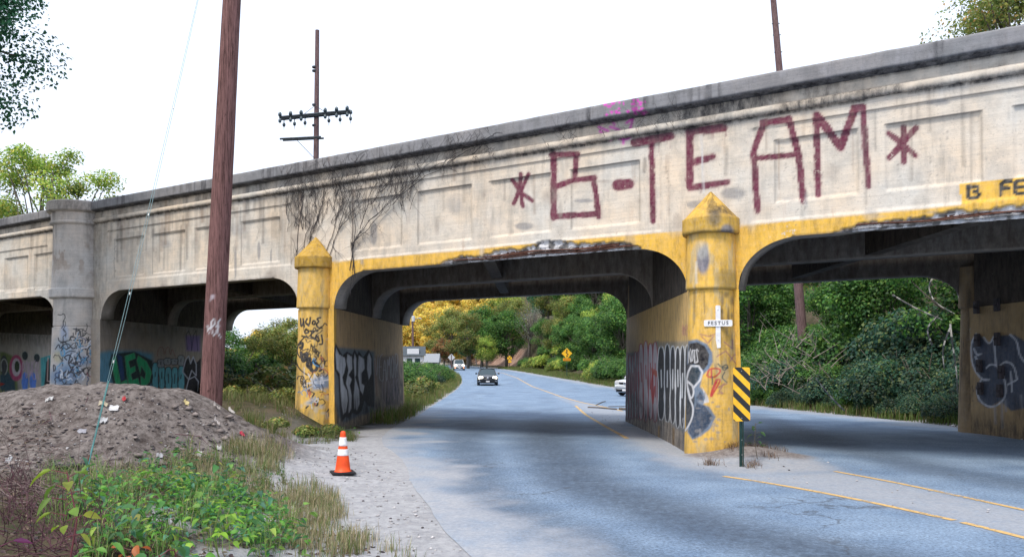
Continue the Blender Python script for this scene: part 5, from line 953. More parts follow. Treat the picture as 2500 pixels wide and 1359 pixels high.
PAL = {'green': ([(0.058, 0.165, 0.033), (0.099, 0.230, 0.048), (0.182, 0.314, 0.058), (0.033, 0.099, 0.033)], [4, 4, 2, 2]),
 'yellowgreen': ([(0.263, 0.384, 0.060), (0.403, 0.484, 0.091), (0.142, 0.263, 0.051), (0.564, 0.484, 0.101)], [4, 3, 3, 1]),
 'teal': ([(0.038, 0.141, 0.076), (0.056, 0.208, 0.104), (0.095, 0.246, 0.113)], [4, 4, 2]),
 'grey': ([(0.255, 0.270, 0.255), (0.330, 0.330, 0.300), (0.180, 0.225, 0.165)], [3, 2, 3]),
 'sun_gold': ([(.92, .64, .12), (.96, .76, .22), (.85, .50, .09), (.50, .50, .11)], [5, 4, 2, 4]),  # warm sunlight on the far hill, put into the leaf colours
 'olive': ([(0.195, 0.239, 0.064), (0.304, 0.325, 0.087), (0.434, 0.283, 0.087), (0.109, 0.174, 0.043)], [4, 3, 1, 3]),
 'bluegreen': ([(0.019, 0.063, 0.043), (0.037, 0.107, 0.063), (0.088, 0.138, 0.063), (0.125, 0.163, 0.050)], [4, 3, 2, 1]),
 'rust': ([(0.427, 0.153, 0.068), (0.307, 0.171, 0.086), (0.171, 0.205, 0.068)], [3, 2, 3])}
def make_tree(seed, h, cr, pal_, nl, ls, trunkh=.35, nclump=34, flat=1.0, spread=1.0, clump_r=.34, sparse=False):
    """returns (crown mesh, trunk mesh) at the origin"""
    R = np.random.RandomState(seed); tr = MB(); rr = .02 * h + .03; th = h * trunkh; lean = R.uniform(-.05, .05, 2) * h
    top = np.array([lean[0], lean[1], h * .86]); tr.tube([(0, 0, -.5), (lean[0] * .3, lean[1] * .3, th), tuple(top * .8), tuple(top)], [rr * 1.3, rr, rr * .5, rr * .15], 7)
    cc_ = np.array([lean[0] * .6, lean[1] * .6, th + (h - th) * .5]); ch = (h - th) * .56
    Cn = []
    for k in range(nclump):
        d = R.normal(size=3); d /= np.linalg.norm(d); rad_ = R.uniform(.45, 1.0) ** .6; w_ = 1 + .35 * math.sin(3 * math.atan2(d[1], d[0]) + seed) * .6
        c = cc_ + d * np.array([cr * w_, cr * w_, ch * flat]) * rad_ * .84; Cn.append(c)
        if k % 2 == 0 or sparse:
            b0 = np.array([lean[0] * .5, lean[1] * .5, th * .7 + (c[2] - th * .7) * R.uniform(.1, .6)]); mid = (b0 + c) / 2 + R.normal(size=3) * .12 * cr; tr.tube([tuple(b0), tuple(mid), tuple(c)], [rr * .34, rr * .2, rr * .06], 5)
    Cn = np.array(Cn); ci = R.randint(0, nclump, nl); cr_ = cr * clump_r * R.uniform(.6, 1.25, nclump)
    d = R.normal(size=(nl, 3)); d /= np.linalg.norm(d, axis=1)[:, None]; rad_ = R.uniform(0, 1, nl) ** .45
    P = Cn[ci] + d * (rad_ * cr_[ci])[:, None] * np.array([1.15, 1.15, .75]); nrm = d * .6 + R.normal(size=(nl, 3)) * .5 + np.array([0, 0, .55])
    tone = R.uniform(.55, 1.35, nclump)[ci][:, None]; cols = np.clip(pal(nl, R, *PAL[pal_]) * tone, 0, 1)
    return leaf_mesh('crown', P, nrm, ls, cols, R, aspect=.62), tr
def make_bush(seed, rx, ry, h, pal_, nl, ls, lumps=9, sprays=0):
    R = np.random.RandomState(seed); P = []; Nn = []; k = nl // lumps; tones = []
    for i in range(lumps):
        a = R.uniform(0, 2 * pi); q = R.uniform(0, .75) ** .5; c = np.array([rx * q * cos(a), ry * q * sin(a), h * R.uniform(.1, .62) * (1 - .3 * q)]); s = np.array([rx, ry, h]) * R.uniform(.26, .46) * np.array([1, 1, 1.0])
        d = R.normal(size=(k, 3)); d[:, 2] = np.abs(d[:, 2]) * .9 - .15; d /= np.linalg.norm(d, axis=1)[:, None]; bump_ = 1 + .22 * np.sin(d[:, :1] * 7 + seed) * np.cos(d[:, 1:2] * 6 + i)
        P.append(c + d * s * bump_ * R.uniform(.72, 1.05, (k, 1))); Nn.append(d + R.normal(size=(k, 3)) * .38 + np.array([0, 0, .35])); tones.append(np.full(k, R.uniform(.55, 1.4)))
    P = np.concatenate(P); Nn = np.concatenate(Nn); t = np.concatenate(tones)[:, None]; ok = P[:, 2] > -.2; P, Nn, t = P[ok], Nn[ok], t[ok]
    cols = np.clip(pal(len(P), R, *PAL[pal_]) * t, 0, 1); st = MB()
    for i in range(10): a = R.uniform(0, 2 * pi); st.tube([(0, 0, -.3), (rx * .3 * cos(a), ry * .3 * sin(a), h * .4), (rx * .7 * cos(a), ry * .7 * sin(a), h * R.uniform(.4, .9))], [.035, .025, .01], 5)
    return leaf_mesh('foliage', P, Nn, ls, cols, R, aspect=.75, droop=.4), st
def plant_proto(kind, meshes, name, cat):
    lm, tb = meshes; root = empty(name, (0, 0, 0), 'x', cat); link(lm.name, lm, M['leaf'], root); tb.build('trunk' if 'tree' in name else 'stems', M['bark'], root, local=True, smooth=True); return root
PROTO = {}
PROTO['green'] = plant_proto('', make_tree(1, 8, 3.0, 'green', 15000, .21, .2, 40), 'broadleaf_tree', 'tree')
PROTO['teal'] = plant_proto('', make_tree(2, 8, 2.8, 'teal', 14000, .20, .15, 36, 1.05), 'evergreen_tree', 'tree')
PROTO['yg'] = plant_proto('', make_tree(3, 7.5, 2.9, 'yellowgreen', 11000, .20, .2, 34), 'yellowing_tree', 'tree')
PROTO['olive'] = plant_proto('', make_tree(4, 8, 2.9, 'olive', 12000, .19, .2, 36), 'olive_tree', 'tree')
PROTO['sun_gold'] = plant_proto('', make_tree(5, 9, 3.6, 'sun_gold', 7000, .42, .18, 34), 'sun_tinted_tree', 'tree')
PROTO['grey'] = plant_proto('', make_tree(6, 8.5, 2.9, 'grey', 2600, .13, .3, 44, sparse=True), 'bare_tree', 'tree')
PROTO['rust'] = plant_proto('', make_tree(8, 5.5, 2.0, 'rust', 6000, .2, .2, 24), 'russet_tree', 'tree')
PROTO['kudzu'] = plant_proto('', make_bush(11, 2.7, 2.4, 3.2, 'green', 17000, .13, 12), 'leafy_bush', 'bush')
PROTO['kudzu2'] = plant_proto('', make_bush(12, 2.4, 2.2, 2.4, 'bluegreen', 17000, .125, 13), 'leafy_bush', 'bush')
PROTO['ygbush'] = plant_proto('', make_bush(13, 2.0, 2.0, 2.2, 'yellowgreen', 9000, .15, 9), 'leafy_bush', 'bush')
PROTO['low'] = plant_proto('', make_bush(14, 1.2, 1.1, .8, 'olive', 6000, .09, 8), 'weedy_shrub', 'shrub')
used = set()
def place(kind, x, y, s, label, group, rz=None, z=None, sz=None):
    o = PROTO[kind] if kind not in used else copy_tree(PROTO[kind]); used.add(kind); zz = float(gz(x, y)) - .05 if z is None else z
    o.location = (x, y, zz); o.rotation_euler = (0, 0, RS.uniform(0, 6.28) if rz is None else rz); o.scale = (s, s, sz or s); o['label'] = label
    if group: o['group'] = group
    return o
LAB = {'green': 'full green tree', 'teal': 'dark blue-green tree', 'yg': 'yellowing tree', 'olive': 'olive brown tree', 'grey': 'nearly leafless grey tree', 'rust': 'small russet tree', 'sun_gold': 'far hillside tree with sunlight tinted into its leaves'}
def where(x, y):
    px = float(projn(np.array([x, y, 3.]))[0]); d = 'nearest row' if y < 36 else 'second row' if y < 50 else 'middle distance' if y < 75 else 'farther back' if y < 105 else 'farthest back'
    for lim, t in ((985, 'left of the slim far pole'), (1040, 'above the white building'), (1100, 'above the far silver suv'), (1150, 'over the diamond sign'), (1205, 'above the crossbuck'), (1255, 'above the black sedan'), (1320, 'over the round yellow sign'), (1370, 'left of the bent arrow sign'), (1420, 'right above the bent arrow sign'), (1480, 'between that sign and the pale car'), (1560, 'above the pale car'), (1820, 'behind the middle pier'), (1900, 'behind the striped marker'), (1950, 'just left of the leaning pole'), (2010, 'just right of the leaning pole'), (2100, 'mid right span'), (2200, 'right of mid right span'), (2300, 'under the right haunch'), (9999, 'beside the right pier')):
        if px < lim: return t + ', ' + d
def hill(kind, x, y, s): place(kind, x, y, s, LAB[kind] + ' ' + where(x, y) if kind != 'sun_gold' else LAB[kind], {'sun_gold': 'sun-tinted trees on the far hill'}.get(kind, kind_group[kind]))
kind_group = {'green': 'green trees on the slope', 'teal': 'dark trees on the slope', 'yg': 'yellowing trees on the slope', 'olive': 'olive trees on the slope', 'grey': 'bare trees on the slope', 'rust': 'russet trees on the slope', 'sun_gold': 'sun-tinted trees on the far hill'}
def okh(x, y, h):      # keep tree tops below the parapet line
    px, py = projn(np.array([x, y, float(gz(x, y)) + h])); lim = np.interp(px, [0, 1250, 2500], [548, 302, 78]); return py > lim + 25
# wooded slope: rows running away from the road
R2 = random.Random(21)
for row, (dr_, ks) in enumerate(((5.5, ['yg', 'green', 'olive', 'green']), (10, ['green', 'teal', 'grey', 'olive', 'green']), (16, ['teal', 'olive', 'green', 'yg', 'grey']), (23, ['green', 'teal', 'olive']))):
    y = 24 + row * 1.5
    while y < 128:
        x = float(Rx(y)) + dr_ + R2.uniform(-1.3, 1.3); k = R2.choice(ks); s = R2.uniform(.7, .98) * (1 + .12 * (y > 80))
        px, _ = projn(np.array([x, y, 3.]))
        if 1255 < px < 1330 and y > 60: k = R2.choice(['teal', 'grey', 'olive'])
        if px > 1420 and y > 45 and row < 2: k = 'green'
        if y < 45: s *= .85
        while not okh(x, y, 8 * s) and s > .3: s *= .88
        if s > .34: hill(k, x, y, s)
        y += R2.uniform(4.2, 6.5) * (1 + y / 130)
# crest above the bare bank, straight ahead
for x, y, k, s in ((-8, 150, 'olive', 1.3), (-4.5, 146, 'yg', .8), (-1, 150, 'green', 1.3), (3, 147, 'grey', 1.2), (6.5, 150, 'olive', 1.3), (10, 145, 'green', 1.4), (-13, 158, 'rust', 1.1), (-12, 165, 'olive', 1.5), (-15.5, 172, 'olive', 1.2), (-6, 162, 'green', 1.5), (0, 163, 'olive', 1.5), (6, 162, 'teal', 1.5), (12, 158, 'yg', 1.5), (14, 135, 'green', 1.3), (9, 132, 'olive', 1.0), (-9, 178, 'teal', 1.5), (-2, 180, 'yg', 1.6), (5, 178, 'grey', 1.7), (13, 175, 'olive', 1.6)):
    hill(k, x, y, s)
for i in range(110):
    y = R2.uniform(188, 300); x = R2.choice([R2.uniform(-.165, -.06), R2.uniform(-.165, -.06), R2.uniform(-.30, -.16), R2.uniform(-.06, .0)]) * y; sc_ = R2.uniform(.8, 1.25) * (.55 if x / y < -.18 else 1); hill('sun_gold', x, y, sc_)
for x, y in ((-62, 160), (-55, 175), (-48, 190), (-70, 190)): hill(R2.choice(['olive', 'sun_gold', 'yg']), x, y, R2.uniform(.7, .95))
for x, y, k, s in ((4.5, 128, 'ygbush', 1.2), (6.5, 132, 'kudzu', 1.2), (8.5, 126, 'ygbush', 1.3), (5.5, 138, 'green', .8), (9, 137, 'yg', .9), (11, 130, 'green', .9), (7, 119, 'kudzu', .9), (9.5, 118, 'olive', .8), (6.2, 112, 'ygbush', .9), (8.5, 108, 'kudzu', 1.0), (12, 121, 'yg', .9), (3.6, 136, 'ygbush', .9), (2.6, 141, 'kudzu', .8), (11, 112, 'teal', .8)):
    place(k, x, y, s, {'ygbush': 'yellowish bush', 'kudzu': 'green bush', 'green': 'green tree', 'yg': 'yellowing tree', 'olive': 'olive tree', 'teal': 'dark tree'}[k] + ' on the slope, ' + where(x, y), 'growth on the slope by the bend, ' + k)
# vine covered bushes along the right verge
for i in range(34):
    y = 23 + i * 1.55 + R2.uniform(-.5, .5) + max(0, i - 14) * .9; x = float(Rx(y)) + R2.uniform(2.3, 3.6); x += 3.0 * (1335 < float(projn(np.array([x, y, 1.]))[0]) < 1455); k = R2.choice(['kudzu2', 'kudzu', 'kudzu2'] if y < 42 else ['kudzu', 'ygbush', 'kudzu']); place(k, x, y, R2.uniform(.65, 1.0), {'kudzu': 'bright green', 'kudzu2': 'dark blue-green', 'ygbush': 'yellowing'}[k] + ' verge bush ' + where(x, y), {'kudzu': 'bright bushes on the right verge', 'kudzu2': 'dark bushes on the right verge', 'ygbush': 'yellow bushes on the right verge'}[k])
for i in range(13):
    y = 22.5 + i * 1.7 + R2.uniform(-.4, .4); x = float(Rx(y)) + R2.uniform(.9, 1.5); place(R2.choice(['kudzu2', 'kudzu2', 'kudzu']), x, y, R2.uniform(.3, .46), 'low ivy clump at road edge ' + where(x, y), 'low clumps at the right road edge')
for i in range(16):
    y = 24 + i * 1.9; x = float(Rx(y)) + R2.uniform(5.2, 7); place('kudzu2' if y < 38 else 'kudzu', x, y, R2.uniform(1.0, 1.35), 'taller vine covered bush ' + where(x, y), 'tall bushes on the slope')
# left verge beyond the bridge
for x, y, k, s in ((-6.6, 38, 'low', 1.6), (-6.3, 43, 'low', 1.5), (-6.2, 33, 'low', 1.3), (-7.3, 47, 'kudzu', .75), (-7.2, 53, 'kudzu', .9), (-8.2, 58, 'kudzu', .9), (-7.0, 61, 'kudzu', .7), (-8.6, 64, 'kudzu', .95), (-9.6, 50, 'kudzu', .8), (-11.5, 56, 'kudzu2', .9), (-8.9, 76, 'ygbush', .9), (-9.6, 70, 'kudzu2', .9), (-7.3, 76, 'kudzu', .72), (-8.3, 81, 'kudzu', .8), (-7.0, 70, 'kudzu2', .62), (-9.0, 74, 'kudzu', .85), (-10.2, 62, 'kudzu', .8), (-7.6, 66, 'kudzu', .7), (-9.3, 88, 'kudzu', .8), (-6.0, 41, 'ygbush', .45), (-6.4, 46, 'low', 1.7), (-8.2, 35, 'low', 1.9), (-5.5, 48, 'low', 1.0), (-5.8, 55, 'low', 1.1)):
    place(k, x, y, s, {'low': 'low weedy shrub on the left verge beyond the bridge', 'kudzu': 'rounded green bush on the left verge beyond the bridge', 'kudzu2': 'dark bush on the left verge beyond the bridge', 'ygbush': 'small bright bush beside the diamond sign'}[k], None if k == 'ygbush' else 'left verge ' + k.replace('kudzu2', 'dark bushes').replace('kudzu', 'bushes').replace('low', 'shrubs'))
for x, y, k_, lb in ((-6.1, 22.2, .62, 'weedy brown green shrub against the left side of the left yellow pilaster'), (-4.5, 14.6, .42, 'low weedy clump at the right foot of the dirt mound'), (-4.35, 18.6, .5, 'low leafy clump at the base of the left yellow pilaster'), (-7.6, 23.5, .6, 'low dark shrub between the brown pole and the left pilaster')): place('low', x, y, k_, lb, None)
# thicket seen through the left span
for x, y, k, s in ((-13.2, 38, 'kudzu', 1.0), (-12.4, 36, 'kudzu2', .8), (-11.8, 40, 'olive', .45), (-10.6, 39, 'olive', .42), (-12.5, 43, 'yg', .5), (-10.2, 35, 'low', 1.7), (-11.3, 34, 'low', 1.8), (-12.0, 37.5, 'low', 2.6), (-10.4, 37, 'low', 2.4), (-14.5, 42, 'kudzu', 1.1), (-9.5, 33, 'low', 1.4), (-16.5, 45, 'green', .55), (-9.6, 40, 'low', 2.6), (-13.5, 46, 'low', 3), (-19.5, 70, 'olive', .75), (-22.5, 78, 'yg', .6), (-28, 88, 'green', .6)):
    px_ = float(projn(np.array([x, y, 1.]))[0]); wl_ = ('right against the brown pole' if px_ < 580 else 'near the pole' if px_ < 615 else 'left of the middle' if px_ < 650 else 'right of the middle' if px_ < 690 else 'beside the yellow pilaster') + (' in front' if y < 37 else ' midway' if y < 42 else ' behind')
    place(k, x, y, s, 'thicket shrub beyond the left span, ' + wl_ + ', ' + {'kudzu': 'bright green', 'kudzu2': 'blue-green', 'olive': 'olive and feathery', 'yg': 'yellowish', 'low': 'low and brownish', 'green': 'full green'}[k], 'thicket beyond the left span, ' + k)
# trees rising over the parapet at the left and right, and the near tree at the upper left
def solo(name, meshes, x, y, label, s=1, rz=0):
    r = empty(name, (x, y, float(gz(x, y))), label, 'tree', None, rz); link('crown', meshes[0], M['leaf'], r); meshes[1].build('trunk', M['bark'], r, local=True, smooth=True); r.scale = (s,) * 3; return r
solo('overhanging_tree', make_tree(31, 13.8, 4.4, 'teal', 90000, .125, .5, 110, clump_r=.24, sparse=True), -16.6, 20.3, 'dark blue-green tree overhanging the upper left corner')
solo('tall_tree', make_tree(32, 15.6, 4.6, 'yellowgreen', 26000, .17, .3, 64, clump_r=.2, sparse=True), -28.6, 50, 'taller sparse yellow-green tree rising behind the left parapet')
solo('tall_tree', make_tree(33, 14.0, 3.0, 'yellowgreen', 11000, .17, .35, 44, clump_r=.22, sparse=True), -32.6, 51, 'sparse olive tree at the left edge behind the parapet')
solo('tall_tree', make_tree(34, 11.6, 2.1, 'green', 3600, .16, .4, 24, clump_r=.2, sparse=True), -25.0, 50, 'thin twiggy tree top just right of the round pilaster')
solo('tall_tree', make_tree(35, 15.8, 5.6, 'olive', 42000, .16, .3, 80, clump_r=.24, sparse=True), 24.6, 38, 'brown green tree rising above the parapet at the upper right')
R = np.random.RandomState(14); bt = empty('bare_shrub', (11.6, 33.5, .3), 'leafless grey brushwood just right of the middle pier, beyond the road', 'shrub'); mb = MB()
for _ in range(70):
    p = np.array([11.9 + R.uniform(-1.2, 1.6), 35 + R.uniform(-.8, .8), R.uniform(.2, 2.6)]); d = np.array([R.normal() * .6, R.normal() * .3, R.uniform(.1, 1)]); q = p + d * R.uniform(.6, 1.4); mb.tube([p, (p + q) / 2 + R.normal(size=3) * .08, q], [.02, .013, .005], 4)
mb.build('twigs', simple('grey_brushwood', (.24, .20, .18), .9, var=.4), bt)
# bare vine stems hanging in the right-hand opening
def tendrils(root, mat, starts, R, seg=.25, n=16, r=.018, drift=(0, 0, -.2), wob=.16, nm='stem'):
    for p in starts:
        p = np.array(p, float); d = np.array(drift) + R.normal(size=3) * .1; pts = [p]
        for _ in range(n): d = d + R.normal(size=3) * wob; d /= np.linalg.norm(d) + 1e-9; pts.append(pts[-1] + (d + np.array(drift)) * seg * .7)
        mb = MB(); mb.tube(pts, list(np.linspace(r, r * .35, len(pts))), 5); mb.build(nm, mat, root)
paleb = simple('pale_bare_stem', (.33, .32, .30), .9)
bv = empty('bare_creeper', tuple(at(2290, 900, 23.)), 'pale bare stems arching down among leaves beside the right pier', 'vine'); R = np.random.RandomState(4)
for L_ in ([(2350, 750), (2335, 680), (2300, 655), (2265, 690), (2275, 730), (2300, 750), (2330, 765)], [(2320, 790), (2325, 840), (2335, 900), (2338, 960)], [(2320, 800), (2300, 850), (2305, 900)], [(2180, 720), (2230, 750), (2300, 780)], [(2290, 660), (2330, 690), (2345, 740)], [(2275, 840), (2260, 800), (2290, 770)], [(2060, 1000), (2020, 960), (1990, 920)]):
    mb = MB(); P_ = [at(a, b, 23.4 + .4 * sin(a)) for a, b in curve(L_)]; mb.tube(P_, list(np.linspace(.03, .012, len(P_))), 6); mb.build('stem', paleb, bv)

# dry vines on the fascia
dv_ = empty('dead_vine', tuple(fpt(np.array(-9.), np.array(4.3))), 'leafless black vine clinging to the bridge wall left of centre', 'vine'); R = np.random.RandomState(9)
def wallvine(px0, py0, px1, py1, n, w_, wob, fork=2):
    mb = MB()
    def run(p0, p1, n, r, depth):
        u0, z0 = fp(*p0); u1, z1 = fp(*p1); pts = []; du = 0; dzv = 0
        for i in range(n + 1):
            f = i / n; du += R.normal() * wob; dzv += R.normal() * wob * .6; k = math.sin(pi * f) ** .5
            u_, z_ = u0 + (u1 - u0) * f + du * k, z0 + (z1 - z0) * f + dzv * k; o = .02 + (.1 if z_ > 6.02 else 0) + (.09 if z_ > 6.4 else 0); pts.append(fpt(np.array(u_), np.array(min(z_, 6.72)), 0, o))
        r *= .88; mb.tube(pts, list(np.linspace(r, r * .4, len(pts))), 4, cap=False); r /= .88
        if depth:
            for _ in range(3):
                i = R.randint(1, n - 1); q = np.array(pts[i]); u_, z_ = float(np.dot(q - BA, BD)), q[2]; px_, py_ = projn(q); run((px_, py_), (px_ + R.uniform(-30, 45), py_ - R.uniform(10, 60) * (1 if R.rand() < .7 else -1)), max(5, n // 2), r * .55, depth - 1)
    run((px0, py0), (px1, py1), n, w_, fork); return mb
big = MB()
for a in ((745, 625, 760, 520), (752, 600, 790, 470), (765, 560, 800, 440), (750, 620, 775, 500), (800, 640, 870, 430), (795, 620, 850, 450), (855, 660, 862, 470), (862, 660, 858, 400), (862, 600, 900, 560), (865, 590, 960, 500), (870, 580, 1010, 440), (900, 540, 1040, 420), (725, 625, 735, 450), (740, 560, 745, 430), (880, 560, 920, 440), (960, 500, 1060, 400), (1000, 460, 1130, 380), (1050, 420, 1180, 350), (880, 440, 905, 380), (760, 480, 770, 430), (830, 560, 870, 500), (905, 500, 980, 430), (820, 480, 850, 420), (700, 520, 720, 440), (930, 470, 1000, 400), (1100, 400, 1200, 340), (1160, 380, 1240, 330)):
    b_ = wallvine(*a, 12, .011, .03); big.add(b_.v, b_.f)
for _ in range(95):
    X = R.uniform(700, 1010); Y0 = np.interp(X, [700, 1000], [480, 430]) + R.uniform(0, 90); b_ = wallvine(X, Y0, X + R.uniform(-12, 30), Y0 - R.uniform(40, 90), 8, .006, .03, 1); big.add(b_.v, b_.f)
for _ in range(40):      # roots and tufts under the coping
    X = R.uniform(620, 1700); Y0 = np.interp(X, [550, 1240, 1905], [478, 352, 232]) + R.uniform(4, 22); b_ = wallvine(X, Y0, X + R.uniform(-14, 20), Y0 + R.uniform(6, 22), 6, .006, .02, 1); big.add(b_.v, b_.f)
big.build('stems', M['vine'], dv_)
mb = MB()
for k in range(3): mb.tube([fpt(np.array(-9.05 + .03 * k + .05 * sin(z_ * 5 + k)), np.array(z_), 0, .03) for z_ in np.linspace(4.6, 3.3 + .2 * k, 12)], .006, 4)
mb.build('hanging_stem', M['vine'], dv_)

# ------------------------------------------------------------------ ground litter, grass, weeds
def in_regions(N, polys, zf=None, R=RS, yr=(4.2, 26), xr=(-16, 8)):
    x = R.uniform(*xr, N * 6); y = R.uniform(*yr, N * 6); z = gz(x, y); px, py = projn(np.stack([x, y, z], -1)); k = np.zeros(len(x), bool)
    for p in polys: k |= inpoly(px, py, p)
    x, y, z = x[k][:N], y[k][:N], z[k][:N]; return np.stack([x, y, z], -1)
def grass(name, P, h, w_, cols, label, R=RS, lean=.5):
    N = len(P); a = R.uniform(0, 2 * pi, N); d = np.stack([np.cos(a), np.sin(a), 0 * a], -1); s = np.stack([-np.sin(a), np.cos(a), 0 * a], -1); hh = (h * R.uniform(.4, 1.3, N))[:, None]; ln = (lean * R.uniform(.2, 1.4, N))[:, None]
    up_ = np.array([0, 0, 1.]); m1 = P + up_ * hh * .55 + d * hh * ln * .25; t = P + up_ * hh * (1 - .3 * ln) + d * hh * ln * .8
    V = np.stack([P - s * w_ / 2, P + s * w_ / 2, m1 + s * w_ * .4, m1 - s * w_ * .4, t + s * w_ * .08, t - s * w_ * .08], 1).reshape(-1, 3); i = np.arange(N)[:, None] * 6; F = np.concatenate([i + np.array([[0, 1, 2, 3]]), i + np.array([[3, 2, 4, 5]])], 0)
    m = mesh_np(name, V, F); c = np.repeat(np.concatenate([cols, np.ones((N, 1))], 1), 6, 0); at_ = m.color_attributes.new('col', 'FLOAT_COLOR', 'POINT'); at_.data.foreach_set('color', c.astype(np.float32).ravel())
    o = link(name, m, M['leaf']); tag(o, label, name.replace('_', ' '), kind='stuff'); return o
def clump(P, R, n, r): 
    Q = np.repeat(P, n, 0); Q[:, :2] += R.normal(size=(len(Q), 2)) * r; Q[:, 2] = gz(Q[:, 0], Q[:, 1]); return Q
G1 = [(300, 1140), (520, 1110), (640, 1060), (720, 1110), (700, 1150), (620, 1190), (800, 1195), (860, 1260), (960, 1330), (1000, 1370), (560, 1370), (300, 1300)]
G2 = [(590, 1015), (690, 1030), (700, 1080), (640, 1090), (600, 1060)]; G3 = [(470, 960), (560, 965), (700, 970), (730, 1010), (600, 1000)]; G4 = [(0, 978), (125, 972), (125, 998), (0, 1002)]
G5 = [(730, 1050), (860, 1055), (870, 1085), (720, 1085)]; GI = [(1680, 1095), (1820, 1090), (1900, 1100), (1960, 1125), (1900, 1150), (1720, 1140)]
Rg = np.random.RandomState(77)
P = in_regions(3400, [G1], R=Rg); P = P[~inpoly(*projn(P), [(300, 1200), (560, 1210), (700, 1270), (740, 1370), (250, 1370)])]; P = P[fbm(P[:, 0] * 1.3, P[:, 1] * 1.3, 15) > .37]; P = clump(P, Rg, 34, .06); grass('dry_grass', P, .17, .006, pal(len(P), Rg, [(.38, .32, .19), (.28, .24, .14), (.14, .20, .06), (.50, .44, .30)], [4, 3, 4, 2]), 'mixed dry and green grass over the shoulder edge and bank', Rg)
P = clump(in_regions(800, [G2, G3, G5, [(560, 1090), (700, 1085), (690, 1150), (560, 1140)]], R=Rg), Rg, 26, .06); grass('tuft_grass', P, .24, .007, pal(len(P), Rg, [(.14, .17, .05), (.09, .14, .03), (.28, .22, .12)], [4, 4, 3]), 'tufts of grass on the slope by the pole and left pier', Rg)
P = clump(in_regions(300, [[(620, 1175), (790, 1182), (775, 1205), (650, 1205)], [(560, 960), (735, 965), (740, 1010), (690, 1030), (560, 1000)]], R=Rg), Rg, 30, .07); grass('patchy_grass', P, .2, .007, pal(len(P), Rg, [(.10, .15, .04), (.22, .24, .08), (.30, .24, .14)], [3, 3, 2]), 'patches of grass on the shoulder and on the slope between pole and pilaster', Rg, .8)
P = clump(in_regions(240, [G4], R=Rg, yr=(20, 34), xr=(-24, -12)), Rg, 22, .1); grass('verge_grass', P, .25, .012, pal(len(P), Rg, [(.16, .19, .04), (.22, .2, .07)], [3, 2]), 'short grass in front of the painted wall at far left', Rg)
P = clump(in_regions(420, [GI], R=Rg), Rg, 40, .07); P[:, 2] += .0; grass('dead_grass', P, .15, .007, pal(len(P), Rg, [(.20, .13, .09), (.32, .23, .15), (.11, .07, .05)], [4, 3, 3]), 'dead brown grass heaped around the foot of the middle pier', Rg, lean=1.3)
# grass along road verges beyond the bridge
def verge(n, side, y0, y1, wd, h, cols, name, label):
    y = Rg.uniform(y0 ** .5, y1 ** .5, n) ** 2; x = (Lx(y) - Rg.uniform(.1, wd, n)) if side < 0 else (Rx(y) + Rg.uniform(.15, wd, n)); P = np.stack([x, y, gz(x, y)], -1); P = clump(P, Rg, 14, .15); ok = (P[:, 0] < Lx(P[:, 1]) - .05) | (P[:, 0] > Rx(P[:, 1]) + .05); P = P[ok]
    grass(name, P, h, .018, pal(len(P), Rg, *cols), label, Rg)
verge(2600, -1, 24, 150, 3.6, .42, ([(.16, .20, .05), (.10, .16, .03), (.27, .20, .10)], [4, 3, 2]), 'left_verge_grass'.replace('left_', 'roadside_'), 'rough grass along the left road edge beyond the bridge')
verge(3600, 1, 21, 150, 2.8, .38, ([(.13, .19, .04), (.09, .15, .03), (.27, .21, .11)], [4, 3, 2]), 'roadside_weeds', 'weedy grass along the right road edge below the slope')
x = Rg.uniform(-9, 16, 1500); y = Rg.uniform(100, 160, 1500)
# ovate leaves for near plants
LV = np.array([(0, 0, 0), (.22, .18, .03), (.33, .42, .05), (.24, .72, .03), (0, 1, -.04), (-.24, .72, .03), (-.33, .42, .05), (-.22, .18, .03), (0, .35, -.02), (0, .7, -.02)]); LF = [(0, 1, 2, 8), (8, 2, 3, 9), (9, 3, 4, 4), (0, 8, 6, 7), (8, 9, 5, 6), (9, 4, 4, 5)]
LF4 = [(0, 1, 2, 8), (8, 2, 3, 9), (0, 8, 6, 7), (8, 9, 5, 6)]; LF3 = [(9, 3, 4), (9, 4, 5)]
def big_leaves(name, P, U, Nn, S_, cols, parent=None, mat=None):
    """P base, U direction, Nn approx normal, S_ length"""
    U = U / np.linalg.norm(U, axis=1)[:, None]; Vv = np.cross(Nn, U); Vv /= np.linalg.norm(Vv, axis=1)[:, None] + 1e-9; W_ = np.cross(U, Vv); S3 = S_[:, None, None]
    wx = RS.uniform(.55, 1.15, len(P))[:, None, None]; curl = RS.uniform(-.1, .75, len(P))[:, None]
    V = P[:, None] + S3 * (wx * LV[None, :, :1] * Vv[:, None] + LV[None, :, 1:2] * U[:, None] + LV[None, :, 2:] * W_[:, None] * 2.2); V[:, :, 2] -= (S_[:, None] * (LV[None, :, 1] ** 2) * curl)
    N = len(P); off_ = (wloc(parent) if parent else 0); V = V.reshape(-1, 3) - off_; i = np.arange(N)[:, None, None] * 10; F = (i + np.array(LF4)[None]).reshape(-1, 4); F3 = (i + np.array(LF3)[None]).reshape(-1, 3); F = np.concatenate([F, np.concatenate([F3, F3[:, -1:]], 1)], 0)
    m = bpy.data.meshes.new(name); m.from_pydata(V.tolist(), [], [tuple(f) if f[2] != f[3] else tuple(f[:3]) for f in F.tolist()]); m.update()
    c = np.repeat(np.concatenate([cols, np.ones((N, 1))], 1), 10, 0); a = m.color_attributes.new('col', 'FLOAT_COLOR', 'POINT'); a.data.foreach_set('color', c.astype(np.float32).ravel())
    for p in m.polygons: p.use_smooth = True
    return link(name, m, mat or M['leaf'], parent)
